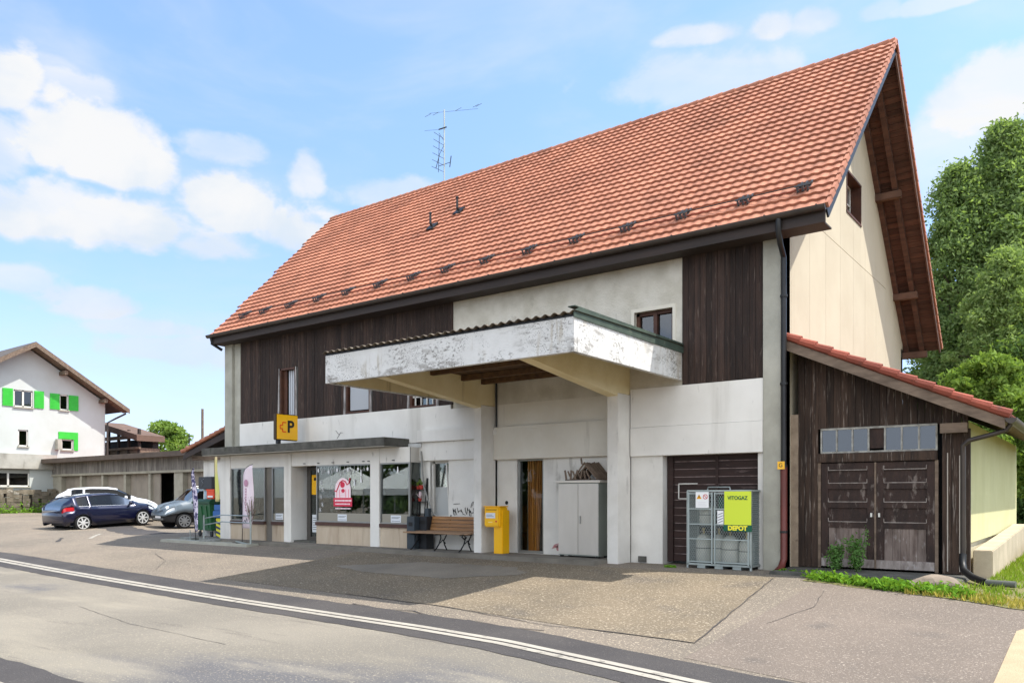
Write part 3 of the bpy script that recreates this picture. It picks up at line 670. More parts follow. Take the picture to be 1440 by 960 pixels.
# ------------------------------------------------------------ canopy
CYF=-4.02; CX0,CX1=-7.95,-1.96
FZ0,FZ1=3.66,4.22
for (xa,xb,lab) in ((-6.93,-6.70,None),(-3.39,-3.14,None)):
    MB().box(xa,xb,-.53,.0,-.02,3.46).build('canopy_column',white_old,B,bevel=.008)
    MB().prism([(-.53,3.40),(CYF+.1,3.80),(CYF+.1,4.18),(.0,4.18),(0.0,3.461),(-.53,3.461)] if False else [(-.531,3.40),(CYF+.1,3.78),(CYF+.1,4.18),(-.02,4.18),(-.02,3.465),(-.531,3.465)],'x',xa+.004,xb-.004).build('canopy_bracket',cream,B)
MB().box(CX0,CX1,CYF,CYF+.09,FZ0,FZ1).build('canopy_fascia',canopy_white,B,bevel=.006)
MB().box(CX1-.09,CX1,CYF+.092,-.07,FZ0,FZ1-.002).build('canopy_fascia',canopy_white,B,bevel=.006)
MB().box(CX0,CX0+.09,CYF+.092,-.07,FZ0,FZ1-.002).build('canopy_fascia',canopy_white,B,bevel=.006)
MB().box(CX0+.1,CX0+.11,CYF+.1,-.08,FZ0+.02,FZ1-.04).build('canopy_lining',cream,B); MB().box(CX1-.11,CX1-.1,CYF+.1,-.08,FZ0+.02,FZ1-.04).build('canopy_lining',cream,B)
MB().box(CX0+.1,CX1-.1,CYF+.093,CYF+.1,FZ0+.02,FZ1-.04).build('canopy_lining',cream,B)
mb=MB(); x=CX0+.1
while x<CX1-.12:
    mb.box(x,x+.17,CYF+.1,-.03,4.05+random.uniform(0,.006),4.08); x+=.178
mb.build('canopy_soffit',mat('dark_stained_planks',(104,76,46),(70,50,34),1.5,.85,stretch=(5,.6,5),island=.25),B)
for k,y in enumerate((-3.2,-2.2,-1.2,-.5)): MB().box(-6.695,-3.395,y-.05,y+.05,3.93,4.045).build('canopy_joist',MATS['dark_stained_planks'],B)
# corrugated sheet
vs=[];fs=[];nx=int((CX1+.05-(CX0-.03))/.03); 
for i in range(nx+1):
    x=CX0-.03+i*.03; h=.022*math.sin(2*PI*x/.18)
    vs+=[(x,CYF-.07,4.285+h),(x,-.02,4.33+h),(x,CYF-.07,4.277+h),(x,-.02,4.322+h)]
for i in range(nx):
    a=4*i; fs+=[(a,a+4,a+5,a+1),(a+2,a+3,a+7,a+6),(a,a+2,a+6,a+4),(a+1,a+5,a+7,a+3)]
MB().add(vs,fs).build('corrugated_sheet',mat('grimy_corrugated_sheet',(104,92,76),(74,66,58),2,.85,.3,20,stains=[((170,160,140),4,.6,.12,(1,1,1),.5)]),B,smooth=True)
MB().box(CX0,CX1,CYF+.01,CYF+.06,4.222,4.262).build('eave_batten',metal_dark,B)
mb=MB(); mb.prism([(CYF-.03,4.20),(-.02,4.20),(-.02,4.375),(CYF+.12,4.375),(CYF-.03,4.30)],'x',CX1+.003,CX1+.02); mb.box(CX1-.12,CX1+.02,CYF-.0,-.02,4.376,4.392)
mb.build('edge_flashing',mat('mossy_green_flashing',(70,84,72),(50,60,54),4,.7,.2,20,stains=[((110,112,96),8,.6,.1,(1,1,1),.5)]),B)
# ------------------------------------------------------------ shop front
SY=-.38
MB().box(-17.4,-9.45,-.94,.0,2.62,2.83).build('awning_slab',concrete_dark,B,bevel=.012)
MB().box(-17.38,-9.47,-.92,-.01,2.60,2.618).build('awning_underside',slab_pale,B)
def shopcol(x0,x1,y1,z1=2.6): MB().box(x0,x1,SY-.045,y1,.0,z1).build('shop_column',white_soft,B,bevel=.008)
shopcol(-17.2,-16.68,.25); shopcol(-14.06,-13.74,.2); shopcol(-10.5,-10.16,-.2)
# header panels
for (a,b) in ((-16.68,-14.06),(-13.74,-10.5),(-10.16,-9.1)): MB().box(a+.002,b-.002,SY-.02,-.1,2.22,2.6).build('shop_header',creamwall if a<-20 else white_soft,B)
mb=MB()
for x in (-13.2,-12.6,-12.0,-11.4,-10.8,-10.6,-9.7): mb.box(x,x+.07,SY-.05,SY-.021,2.27,2.29)
mb.build('hook',metal_dark,B)
MB().box(-9.11,-9.1+.01,SY,0,.08,2.6) 
# room
mb=MB(); mb.box(-17.0,-9.0,3.4,3.5,0,2.7); mb.box(-17.05,-16.95,.2,3.4,0,2.7); mb.box(-9.05,-8.95,.26,3.4,0,2.7); mb.build('shop_inner_wall',mat('shop_white_wall',(205,205,200),None),B)
MB().box(-17,-9,-.1,3.4,2.602,2.7).build('shop_ceiling',mat('pale_ceiling',(190,190,186),None),B)
MB().box(-17,-9,-.2,3.4,.04,.09).build('shop_floor',interior_floor,B)
def shopwin(a,b,zs,lab,plinth=True,curt=None,mull=()):
    f=MB(); y0=SY-.01; y1=SY+.05
    f.box(a,a+.035,y0,y1,zs,2.22); f.box(b-.035,b,y0,y1,zs,2.22); f.box(a+.035,b-.035,y0,y1,2.185,2.22); f.box(a+.035,b-.035,y0,y1,zs,zs+.04)
    for q in mull: f.box(q-.02,q+.02,y0,y1,zs+.04,2.185)
    w=f.build('shop_window',alu,B,label=lab)
    MB().box(a+.035,b-.035,SY+.015,SY+.024,zs+.04,2.185).build('pane',glass,w)
    MB().box(a,b,SY-.05,SY+.05,zs-.09,zs).build('sill',sill_brown,w)
    if plinth:
        mb=MB(); x=a
        while x<b-.02: e_=min(x+.46,b); mb.box(x+.002,e_-.002,SY-.005,SY+.05,.07,zs-.09); x=e_
        mb.build('plinth',travertine,w)
    return w
wa=shopwin(-16.68,-15.0,.64,'left shop window with grey green curtains')
wb=shopwin(-14.66,-14.06,.64,'narrow shop window beside the left column')
wc=shopwin(-12.68,-10.5,.67,'wide shop window with a red and pink emblem')
wd=shopwin(-10.16,-9.12,.67,'right shop window with a paper notice')
MB().box(-9.12,-9.10,SY-.01,.0,.07,.6).build('plinth',travertine,wd); MB().box(-9.12,-9.10,SY-.01,-.34,.6,2.6).build('corner_post',alu,wd); MB().box(-9.115,-9.105,-.34,.0,.6,2.22).build('pane',glass,wd); MB().box(-9.13,-9.098,-.36,.0,2.22,2.6).build('header_return',white_soft,wd)
# recessed entrance panel between window A and B
MB().box(-15.0,-14.66,SY+.05,SY+.09,.07,2.6).build('grey_infill_panel',mat('taupe_panel',(128,122,112),(112,106,98),2,.7),B)
# curtains
for (a,b,m_) in ((-16.6,-15.75,curtain_m),(-15.45,-15.1,curtain_w)):
    mb=MB(); n_=24; vs=[]; fs=[]
    for i in range(n_+1):
        x=a+(b-a)*i/n_; y=-.08+.03*math.sin(i*1.9)
        vs+=[(x,y,.7),(x,y,2.5)]
    fs=[(2*i,2*i+2,2*i+3,2*i+1) for i in range(n_)]
    mb.add(vs,fs); mb.build('curtain',m_,wa,smooth=True)
mb=MB(); mb.box(-15.4,-15.1,1.2,1.3,.1,2.6); mb.build('inner_pillar',white_soft,B)
# panels & notices in the windows
mat('panel_taupe',(146,141,128),None,rough=.7)
MB().box(-12.6,-10.55,SY+.002,SY+.012,.71,.92).build('window_panel',MATS['panel_taupe'],wc); MB().box(-10.1,-9.16,SY+.002,SY+.012,.71,.92).build('window_panel',MATS['panel_taupe'],wd); MB().box(-14.6,-14.1,SY+.002,SY+.012,.69,.88).build('window_panel',MATS['panel_taupe'],wb)
paper=mat('paper_notice',(214,218,222),None,rough=.8)
greytxt=mat('grey_print',(120,124,130),None)
for (x,w_,p,z) in ((-11.62,.36,wc,.8),(-9.6,.36,wd,.8),(-14.32,.34,wb,.79)):
    MB().box(x-w_/2,x+w_/2,SY-.006,SY-.001,z-.09,z+.09).build('paper_notice',paper,p)
    mb=MB()
    for k,zz in enumerate((.04,.015,-.055)): mb.box(x-w_/2+.03,x+w_/2-.03-.05*(k%2),SY-.0085,SY-.0065,z+zz-.006,z+zz+.006)
    mb.build('notice_print',greytxt,p)
# red emblem sticker: horned head over a banner
pink=mat('pink_print',(236,150,164),None,rough=.6); redp=mat('crimson_print',(206,44,74),None,rough=.6); pale=mat('pale_pink_print',(244,222,226),None,rough=.6)
ys=SY+.012
def disc(cx,cz,rx,rz,y0,y1,a0=0,a1=2*PI,n=24):
    return [(cx+rx*math.cos(a0+(a1-a0)*k/n),cz+rz*math.sin(a0+(a1-a0)*k/n)) for k in range(n+(0 if a1-a0>6.2 else 1))]
MB().prism([(-11.92,1.30)]+[(-11.30,1.30)]+disc(-11.61,1.56,.31,.30,0,0,0,PI),'y',ys-.004,ys).build('emblem',pale,wc)
mb=MB()
mb.prism([(-11.98,1.10),(-11.24,1.10),(-11.24,1.33),(-11.98,1.33)],'y',ys-.007,ys-.0045)
mb.tube([(-11.93,ys-.008,1.52),(-11.86,ys-.008,1.50),(-11.80,ys-.008,1.60),(-11.72,ys-.008,1.74),(-11.6,ys-.008,1.80),(-11.5,ys-.008,1.76),(-11.44,ys-.008,1.68),(-11.36,ys-.008,1.72),(-11.33,ys-.008,1.86)],.016,6)
mb.prism(disc(-11.62,1.68,.09,.08,0,0),'y',ys-.0075,ys-.0045); mb.prism(disc(-11.60,1.52,.07,.05,0,0),'y',ys-.0075,ys-.0045)
mb.build('emblem_drawing',redp,wc)
mb=MB()
for x in (-11.85,-11.74,-11.49,-11.38): mb.box(x-.014,x+.014,ys-.0075,ys-.0045,1.34,1.56)
for k in range(3): mb.bar((-11.72,ys-.006,1.46-.05*k),(-11.5,ys-.006,1.46-.05*k),.014,.003)
mb.build('emblem_stripes',pink,wc)
mb=MB()
for r,(zz,hh,x0_,x1_) in enumerate(((1.255,.05,-11.92,-11.3),(1.165,.035,-11.9,-11.32),(1.045,.035,-11.9,-11.32))):
    x=x0_; rr=random.Random(r)
    while x<x1_:
        w_=rr.uniform(.03,.05); mb.box(x,x+w_,ys-.0098,ys-.0078,zz-hh/2,zz+hh/2)
        x+=w_+.014
mb.build('emblem_lettering',pale,wc)
# white hanging window decorations and pendant lamps inside
mb=MB(); rr=random.Random(4)
for k in range(16):
    x=-12.6+k*.13+rr.uniform(-.03,.03); z=2.17-rr.uniform(.02,.1)
    mb.bar((x,ys-.003,2.18),(x,ys-.003,z),.006,.002)
    if k%3==0: mb.prism(disc(x,z-.06,.035,.05,0,0),'y',ys-.004,ys-.001)
    elif k%3==1: mb.bar((x-.04,ys-.003,z),(x+.02,ys-.003,z-.14),.014,.002); mb.bar((x+.05,ys-.003,z-.02),(x,ys-.003,z-.16),.012,.002)
    else: 
        for a in range(3): mb.bar((x-.05*math.cos(a*PI/3),ys-.003,z-.06-.05*math.sin(a*PI/3)),(x+.05*math.cos(a*PI/3),ys-.003,z-.06+.05*math.sin(a*PI/3)),.01,.002)
mb.build('window_decoration',white_mark,wc)
mb=MB()
for (x,z) in ((-12.5,1.75),(-12.42,1.55),(-12.5,1.35),(-12.45,1.15),(-12.54,1.0)):
    for a in range(4): mb.bar((x-.07*math.cos(a*PI/4),ys-.003,z-.07*math.sin(a*PI/4)),(x+.07*math.cos(a*PI/4),ys-.003,z+.07*math.sin(a*PI/4)),.01,.002)
mb.build('window_decoration',white_mark,wc)
mb=MB()
for (x,z) in ((-10.9,2.0),(-10.9,1.82),(-11.15,1.75),(-9.55,2.05)): mb.prism([(x-.035,z-.09),(x+.035,z-.09),(x+.01,z+.07),(x-.01,z+.07)],'y',ys-.004,ys-.001)
mb.build('window_decoration',white_mark,wd if False else wc)
for i,(x,y) in enumerate(((-15.9,1.3),(-13.3,1.6),(-11.0,1.2),(-9.9,1.5))):
    t=thing('pendant_lamp',['white pendant lamp hanging behind the left shop window','white pendant lamp hanging behind the shop door','white pendant lamp behind the wide shop window','white pendant lamp behind the right shop window'][i],'lamp',(x,y,2.6),group='pendant lamps in the shop')
    mb=MB(); mb.tube([(0,0,0),(0,0,-.4)],.006,5); mb.build('cord',black,t,local=True)
    mb=MB(); mb.lathe((0,0,-.62),[(.11,0),(.1,.05),(.03,.2),(.02,.22)],12); mb.build('lamp_shade',white_mark,t,local=True,smooth=True)
# shelves with goods
def shelf(x,y,lab,w_=1.2,cols=((120,60,40),(70,90,80),(160,150,130))):
    t=thing('shop_shelf',lab,'shelf',(x,y,.09),group='shelves inside the shop')
    mb=MB(); mb.box(-w_/2,-w_/2+.03,-.15,.15,0,1.8); mb.box(w_/2-.03,w_/2,-.15,.15,0,1.8)
    for z in (.1,.5,.9,1.3,1.7): mb.box(-w_/2+.03,w_/2-.03,-.15,.15,z,z+.03)
    mb.build('frame',wood_weather,t,local=True)
    for k,c in enumerate(cols):
        mb=MB(); rr=random.Random(int(x*10)+k)
        for z in (.13,.53,.93,1.33):
            q=-w_/2+.06+.05*k
            while q<w_/2-.12:
                ww=rr.uniform(.05,.1)
                if rr.random()<.4: mb.box(q,q+ww,-.1,.08,z,z+rr.uniform(.12,.3))
                q+=ww+.1
        mb.build('goods',mat('goods_%d'%sum(c),c,None),t,local=True)
shelf(-14.2,1.6,'shelf of dark goods behind the narrow left window',1.3,((120,52,34),(60,80,72),(190,180,160)))
shelf(-11.2,2.6,'shelf of goods at the back of the shop behind the wide window',1.6); shelf(-9.9,2.9,'shelf behind the right shop window',1.0)
# potted plants on the inner ledge
def pot_plant(name,lab,loc,h,r,m_leaf,m_pot,nl=26,cat='plant',group=None,lw=.05,pot=True):
    t=thing(name,lab,cat,loc,group=group); mb=MB(); rr=random.Random(int(loc[0]*100)+3)
    zb=0
    if pot:
        mb.lathe((0,0,0),[(r*.7,0),(r,r*1.4),(r*1.05,r*1.4),(r*1.05,r*1.55)],12); mb.build('pot',m_pot,t,local=True,smooth=True); zb=r*1.45
    mb=MB()
    for k in range(nl):
        a=rr.uniform(0,2*PI); l=h*rr.uniform(.45,1); tl=rr.uniform(.1,.9); d=Vector((math.cos(a)*tl,math.sin(a)*tl,1)).normalized(); s_=Vector((-math.sin(a),math.cos(a),0))*lw
        p0=Vector((0,0,zb)); p1=p0+d*l*.55; p2=p0+d*l-Vector((0,0,tl*l*.15))
        mb.add([p0,p1-s_*.5,p2,p1+s_*.5],[(0,1,2,3)])
    mb.build('leaves',m_leaf,t,local=True)
    return t
terracotta=mat('terracotta_pot',(150,84,60),None,rough=.8)
pot_plant('potted_plant','small green plant inside the wide shop window beside the emblem',(-12.05,-.1,.92),.45,.06,leaf_a,terracotta)
pot_plant('potted_plant','pale leafed plant inside the wide shop window near the door',(-12.35,-.1,.92),.28,.07,leaf_b,white_mark,18)
pot_plant('potted_plant','white flowering plant in the narrow left shop window',(-14.4,-.1,.9),.4,.07,white_mark,mat('yellow_pot',(214,206,60),None),14)
MB().box(-12.6,-10.55,-.25,.05,.86,.9).build('window_ledge',panel_grey,wc); MB().box(-10.1,-9.16,-.25,.05,.86,.9).build('window_ledge',panel_grey,wd); MB().box(-14.6,-14.1,-.25,.05,.84,.88).build('window_ledge',panel_grey,wb)
# shop door, recessed
f=MB(); dx0,dx1=-13.55,-12.62; y=.07
f.box(dx0-.1,dx0+.05,y,y+.06,.1,2.5); f.box(dx1-.07,dx1,y,y+.06,.1,2.5); f.box(dx0+.05,dx1-.07,y,y+.06,2.12,2.2); f.box(dx0+.05,dx1-.07,y,y+.06,.1,.22); f.box(dx0+.05,dx1-.07,y,y+.06,2.42,2.5)
dr=f.build('shop_door',mat('bronze_aluminium',(96,92,88),None,rough=.4,metal=.5),B)
MB().box(dx0+.05,dx1-.07,y+.025,y+.033,.22,2.12).build('pane',glass,dr); MB().box(dx0+.05,dx1-.07,y+.025,y+.033,2.2,2.42).build('pane',glass_old,dr)
MB().box(dx0+.1,dx0+.38,y+.012,y+.02,1.42,1.98).build('yellow_sticker',yellow_post,dr); MB().prism(disc(dx0+.24,1.86,.05,.05,0,0),'y',y+.008,y+.0115).build('sticker_mark',black,dr)
MB().box(dx0+.12,dx0+.4,y+.012,y+.02,.35,.85).build('opening_hours_sign',paper,dr)
mb=MB()
for k in range(6): mb.box(dx0+.15,dx0+.37,y+.008,y+.0115,.42+.065*k,.44+.065*k)
mb.build('sign_print',greytxt,dr)
MB().tube([(dx1-.14,y-.05,.95),(dx1-.14,y-.05,1.35)],.014,6).build('handle',alu,dr)
MB().box(-12.70,-12.66,SY+.06,.12,.65,2.2).build('glass_return_frame',alu,B); MB().box(-13.74,-12.68,.06,.13,2.5,2.6).build('lintel',white_soft,B); MB().box(-12.7,-12.66,SY+.06,.12,.07,.6).build('plinth_return',travertine,B)
MB().box(-13.7,-12.75,-.35,.06,.075,.13).build('doorstep',concrete_dark,B)
# doodle painted by the tilted window
def squig(pts,r=.009): 
    return [(x,-.008,z) for x,z in pts]
mb=MB(); rr=random.Random(9)
x=-8.02
while x<-7.05:
    z=1.0+rr.uniform(-.03,.03); pts=[(x,z+.08)]
    for k in range(5): pts.append((x+.025*(k+1)+rr.uniform(-.02,.02),z+rr.uniform(-.09,.09)))
    mb.tube(squig(pts),.008,5); 
    if rr.random()<.5: mb.prism(disc(x+.03,z+.02,.022,.03,0,0),'y',-.012,-.004)
    x+=.13
mb.tube(squig([(-7.45,1.1),(-7.42,1.2),(-7.38,1.24)]),.006,5); mb.tube(squig([(-7.4,1.14),(-7.34,1.28)]),.005,5); mb.tube(squig([(-8.0,1.18),(-7.8,1.19)]),.006,5); mb.tube(squig([(-7.3,1.17),(-7.1,1.18)]),.006,5)
mb.build('painted_vine',black,B)
mb=MB(); rr=random.Random(2)
mb.bar((-12.2,-.066,2.95),(-12.05,-.066,3.12),.012,.003); mb.bar((-12.1,-.066,3.05),(-12.25,-.066,3.18),.012,.003); mb.bar((-12.05,-.066,3.12),(-11.95,-.066,3.10),.014,.003)
mb.build('painted_twig',black,B)
mb=MB(); mb.prism([(-5.15,.2),(-4.98,.24),(-4.93,.34),(-5.08,.3)],'y',.05,.058); mb.prism(disc(-4.98,.22,.05,.06,0,0,),'y',.05,.0585); mb.build('red_stain',mat('faded_red_mark',(158,74,76),(200,170,168),30,.8),B)
mb=MB(); mb.box(-2.95,-2.78,-.03,.02,.02,.14); mb.build('wall_outlet_cover',concrete_dark,B)
mb=MB(); mb.lathe((-6.42,.055,1.22),[(.045,0),(.045,.02)],12,'y'); mb.build('door_bell',black,B)
mb=MB(); mb.box(.012,.05,-.165,-.16,1.86,2.0); b_=MB().box(-.03,.1,-.172,-.166,1.86,2.0).build('pipe_marker',yellow_post,None); setp(b_,'tiny yellow marker plate on the dark downpipe','marker plate')
text('marker_symbol','G',.1,black,(.03,-.176,1.93),FRONT,b_,.001)
# ------------------------------------------------------------ antenna
A=thing('roof_antenna','thin television antenna mast with cross arms on the roof ridge','antenna',(-12.74,YR,ZR+.1))
ax,ay=-12.74,YR
MB().tube([(ax,ay,11.6),(ax,ay,14.1)],.024,8).build('mast',galv,A)
mb=MB(); az_=14.03
mb.bar((ax-.6,ay-.1,az_+.08),(ax+1.15,ay+.35,az_-.1),.006)
for t_ in (-.58,-.3,.5,1.1,1.2):
    mb.bar((ax+t_-.02,ay-.12+.27*t_,az_-.1),(ax+t_+.02,ay+.12+.27*t_,az_+.08),.012)
mb.build('yagi_arm',metal_dark,A)
mb=MB(); mb.bar((ax-.2,ay-.05,13.48),(ax+.1,ay,13.5),.03); mb.bar((ax-.7,ay-.2,13.52),(ax-.1,ay,13.48),.006)
for k in range(6): z=13.3-k*.22; mb.bar((ax-.28-.02*k,ay-.2,z+.06),(ax-.16,ay+.2,z-.06),.010)
mb.bar((ax-.22,ay,13.3),(ax-.26,ay,12.1),.012); mb.bar((ax,ay,13.05),(ax-.24,ay,13.4),.010); mb.bar((ax,ay,12.95),(ax-.24,ay,12.65),.010)
mb.build('panel_aerial',metal_dark,A)
mb=MB(); mb.bar((ax-.28,ay-.1,12.2),(ax-.22,ay,12.65),.02); mb.bar((ax+.24,ay,12.15),(ax+.3,ay,12.5),.02); mb.bar((ax-.24,ay,12.3),(ax+.26,ay,12.3),.014)
mb.build('whip_aerial',metal_dark,A)
# ------------------------------------------------------------ post sign
S=thing('post_sign','square yellow box sign with cross and letter P standing on the awning slab','sign',(-13.62,-.64,2.835),R(90))
MB().box(-.37,.37,0,.14,.10,.83).build('sign_box',mat('sign_black_edge',(60,42,16),None,rough=.5),S,local=True,bevel=.02)
MB().box(-.35,.35,-.013,-.001,.12,.81).build('sign_face',yellow_post,S,local=True,bevel=.003)
MB().box(-.3,-.2,.02,.12,0,.1).build('sign_foot',metal_dark,S,local=True)
mb=MB(); pts=[(.02,.29),(.02,.63)]
text('letter_p','P',.46,black,Vector((-13.62+.018,-.64+.10,2.835+.47)),Euler((R(90),0,R(90))),S,.003,.012)
cx,cz=-.12,.465
mb=MB(); P_=[(.07,.13),(-.05,.13),(-.05,.05),(-.13,.05),(-.13,-.05),(-.05,-.05),(-.05,-.13),(.07,-.13)]
for i in range(len(P_)-1): mb.bar((cx+P_[i][0],-.017,cz+P_[i][1]),(cx+P_[i+1][0],-.017,cz+P_[i+1][1]),.03,.006,up=(0,1,0))
mb.build('cross_outline',mat('orange_red_outline',(222,80,20),None),S,local=True)
# ------------------------------------------------------------ bench
def bench():
    t=thing('park_bench','wooden slatted bench with curled black iron legs under the tilted window','bench',(-8.05,-.35,.075))
    x0,x1=-1.02,1.05
    mb=MB()
    for k in range(4): mb.box(x0,x1,-.32+k*.105,-.32+k*.105+.09,.40+.008*k,.435+.008*k)
    mb.build('seat',wood_benchgrey,t,local=True,bevel=.006)
    mb=MB()
    for k in range(4): 
        z=.50+k*.088; y=.14+.025*k; mb.obox((0+.01,y,z),(1,0,0),(0,.28,1),(0,1,-.28),(x1-x0)/2,.04,.014)
    mb.build('backrest',wood_bench,t,local=True,bevel=.005)
    for x in (-.72,.05,.82):
        mb=MB()
        mb.tube([(x,.10,0),(x,.02,.12),(x,-.02,.22),(x,.06,.33),(x,.10,.39)],.016,6); mb.tube([(x,-.36,0),(x,-.28,.05),(x,-.18,.16),(x,-.12,.3),(x,-.14,.39)],.016,6)
        mb.tube([(x,-.14,.18),(x,-.05,.25),(x,.05,.16)],.012,6); mb.tube([(x,-.32,.385),(x,.12,.385),(x,.2,.6),(x,.25,.84)],.015,6)
        if x==.82: mb.tube([(x+.1,-.1,.4),(x+.1,-.3,.42),(x+.1,-.36,.36),(x+.1,-.28,.3),(x+.1,-.2,.34)],.02,6)
        mb.build('leg',black_iron,t,local=True,smooth=True)
bench()
# ------------------------------------------------------------ post box
t=thing('post_box','bright yellow letter box on a yellow post beside the canopy column','post box',(-6.3,-.42,.075))
MB().box(-.27,.18,-.18,.14,.60,1.07).build('box_body',yellow_post,t,local=True,bevel=.03)
MB().box(-.05,.20,-.10,.17,0,.98).build('post',yellow_post,t,local=True,bevel=.012)
MB().box(-.28,.19,-.19,.15,1.05,1.075).build('lid',yellow_post,t,local=True,bevel=.01)
MB().box(-.21,.06,-.188,-.181,.80,.92).build('label_plate',paper,t,local=True)
mb=MB()
for k in range(2): mb.box(-.19,.02-.04*k,-.191,-.1885,.84+.03*k,.85+.03*k)
mb.build('label_print',greytxt,t,local=True)
MB().box(-.2,.1,-.186,-.181,.985,.998).build('slot',black,t,local=True); MB().box(-.2,.1,-.21,-.182,1.0,1.012).build('slot_flap',yellow_post,t,local=True)
mb=MB(); mb.lathe((.09,-.19,.73),[(.02,0),(.02,.008)],10,'y'); mb.build('lock',red_mark,t,local=True)
mb=MB(); mb.box(-.14,-.02,-.1835,-.181,.70,.72); mb.build('mark',mat('white_faint',(240,220,140),None),t,local=True)
# ------------------------------------------------------------ cabinet
t=thing('steel_cabinet','tall two door pale steel cabinet standing under the canopy','cabinet',(-4.18,-.15,.075))
MB().box(-.5,.5,-.22,.2,.04,1.58).build('cabinet_body',mat('grey_green_steel',(150,156,146),(138,144,136),2,.5,metal=.3),t,local=True)
MB().box(-.495,-.004,-.24,-.221,.06,1.56).build('door',steel,t,local=True,bevel=.004); d=MB().box(.004,.495,-.24,-.221,.06,1.56).build('door',steel,t,local=True,bevel=.004)
MB().box(-.55,.55,-.27,.22,1.58,1.63).build('top',mat('pale_steel_top',(206,200,190),None,rough=.5,metal=.2),t,local=True,bevel=.006)
mb=MB(); mb.box(.05,.075,-.262,-.241,.72,.88); mb.build('handle',alu,d,local=True)
mb=MB()
for z in (.15,.8,1.45): mb.tube([(.5,-.235,z),(.5,-.235,z+.07)],.010,6)
mb.build('hinge',alu,t,local=True)
mb=MB(); [mb.box(a,a+.06,b,b+.06,0,.04) for a in (-.48,.42) for b in (-.2,.12)]; mb.build('foot',black,t,local=True)
t=thing('wooden_rack','grey wooden rack of sloping sticks shaped like a little roof on the steel cabinet','rack',(-4.1,-.15,1.705))
mb=MB(); rr=random.Random(8)
for k in range(11):
    y=-.2+.036*k; xo=.05+.012*k
    mb.bar((xo-.30,y,.0),(xo+.02+rr.uniform(-.01,.01),y,.34+rr.uniform(-.02,.04)),.03,.022,up=(0,1,0)); mb.bar((xo+.34,y,0),(xo-.0,y,.36+rr.uniform(-.01,.03)),.03,.022,up=(0,1,0))
for k in range(3): mb.bar((-.38+.1*k,-.22,0),(-.42+.16*k,-.22,.22),.035,.022,up=(0,1,0)); mb.bar((-.24+.12*k,-.23,0),(-.34+.12*k,-.23,.2),.03,.02,up=(0,1,0))
for k in range(3): mb.bar((-.02+.13*k,-.24,0),(.02+.05*k,-.24,.2),.03,.02,up=(0,1,0))
mb.build('sloping_sticks',wood_weather,t,local=True)
MB().box(-.4,.42,-.25,.2,-.001,.025).build('base_board',mat('dark_base_board',(70,58,50),None),t,local=True); MB().bar((.0,-.21,.34),(-.02,-.21,.47),.03).build('peg',wood_weather,t,local=True)
# ------------------------------------------------------------ gas cage
cg=thing('gas_cage','galvanised wire mesh cage for gas bottles in front of the slatted brown door','cage',(-1.05,-.18,0))
w2,dp,hh=.62,.24,1.47
def T(mb,a,b,r=.018): return mb.bar(a,b,r*2)
mb=MB()
for x in (-w2,w2):
    for y in (-dp,dp): T(mb,(x,y,0),(x,y,hh))
for z in (.08,hh):
    for y in (-dp,dp): T(mb,(-w2,y,z),(w2,y,z))
    for x in (-w2,w2): T(mb,(x,-dp,z),(x,dp,z))
for x in (-.35,0,.35): mb.box(x-.08,x+.08,-dp,dp,.005,.06)
mb.build('frame',galv,cg,local=True)
mb=MB(); mb.box(-w2,w2,-dp,dp,1.475,1.487); mb.build('roof_plate',mat('dark_galvanised',(84,92,94),None,rough=.5,metal=.5),cg,local=True)
MB().box(-w2,w2,-dp,dp,.09,.1).build('floor_plate',MATS['dark_galvanised'],cg,local=True)
MB().box(-w2+.02,w2-.02,-dp+.04,dp,.80,.81).build('shelf_plate',MATS['dark_galvanised'],cg,local=True)
MB().tube([(-.3,-.05,1.49),(-.29,-.05,1.54),(.14,-.05,1.54),(.15,-.05,1.49)],.014,6).build('lifting_handle',galv,cg,local=True)
def lattice(x0,x1,z0,z1,y,st=.048,r=.0042,axis='y'):
    mb=MB(); k=1.6   # slope of diamonds
    c=z0-k*x1
    while c<z1-k*x0:
        # z=k x + c
        xa=max(x0,(z0-c)/k); xb=min(x1,(z1-c)/k)
        if xb>xa+.004:
            p,q=(xa,y,k*xa+c),(xb,y,k*xb+c); mb.bar(p if axis=='y' else (y,p[0],p[2]),q if axis=='y' else (y,q[0],q[2]),r*2,r)
            x0m,x1m=x0+x1-xa,x0+x1-xb
            p,q=(x0m,y+.004,k*xa+c),(x1m,y+.004,k*xb+c); mb.bar(p if axis=='y' else (y+.004,p[0],p[2]),q if axis=='y' else (y+.004,q[0],q[2]),r*2,r)
        c+=st*k*1.0
    return mb
dk=mat('door_frame_galv',(160,170,168),None,rough=.45,metal=.5)
for (a,b) in ((-w2+.025,-.105),(-.075,w2-.025)):
    mb=MB()
    for x in (a+.012,b-.012): T(mb,(x,-dp-.03,.1),(x,-dp-.03,1.44),.013)
    for z in (.13,.56,.84,1.13,1.42): T(mb,(a,-dp-.03,z),(b,-dp-.03,z),.011)
    d=mb.build('cage_door',dk,cg,local=True)
    lattice(a+.02,b-.02,.13,1.42,-dp-.02).build('wire_mesh',dk,d,local=True)
lattice(-dp,dp,.1,1.45,w2-.01,axis='x').build('wire_mesh',dk,cg,local=True); lattice(-dp,dp,.1,1.45,-w2+.01,axis='x').build('wire_mesh',dk,cg,local=True)
cyl_m=mat('grey_gas_bottle_paint',(200,200,188),(176,176,166),4,.55,.05,20,stains=[((110,104,92),6,.62,.1,(1,1,1),.5)])
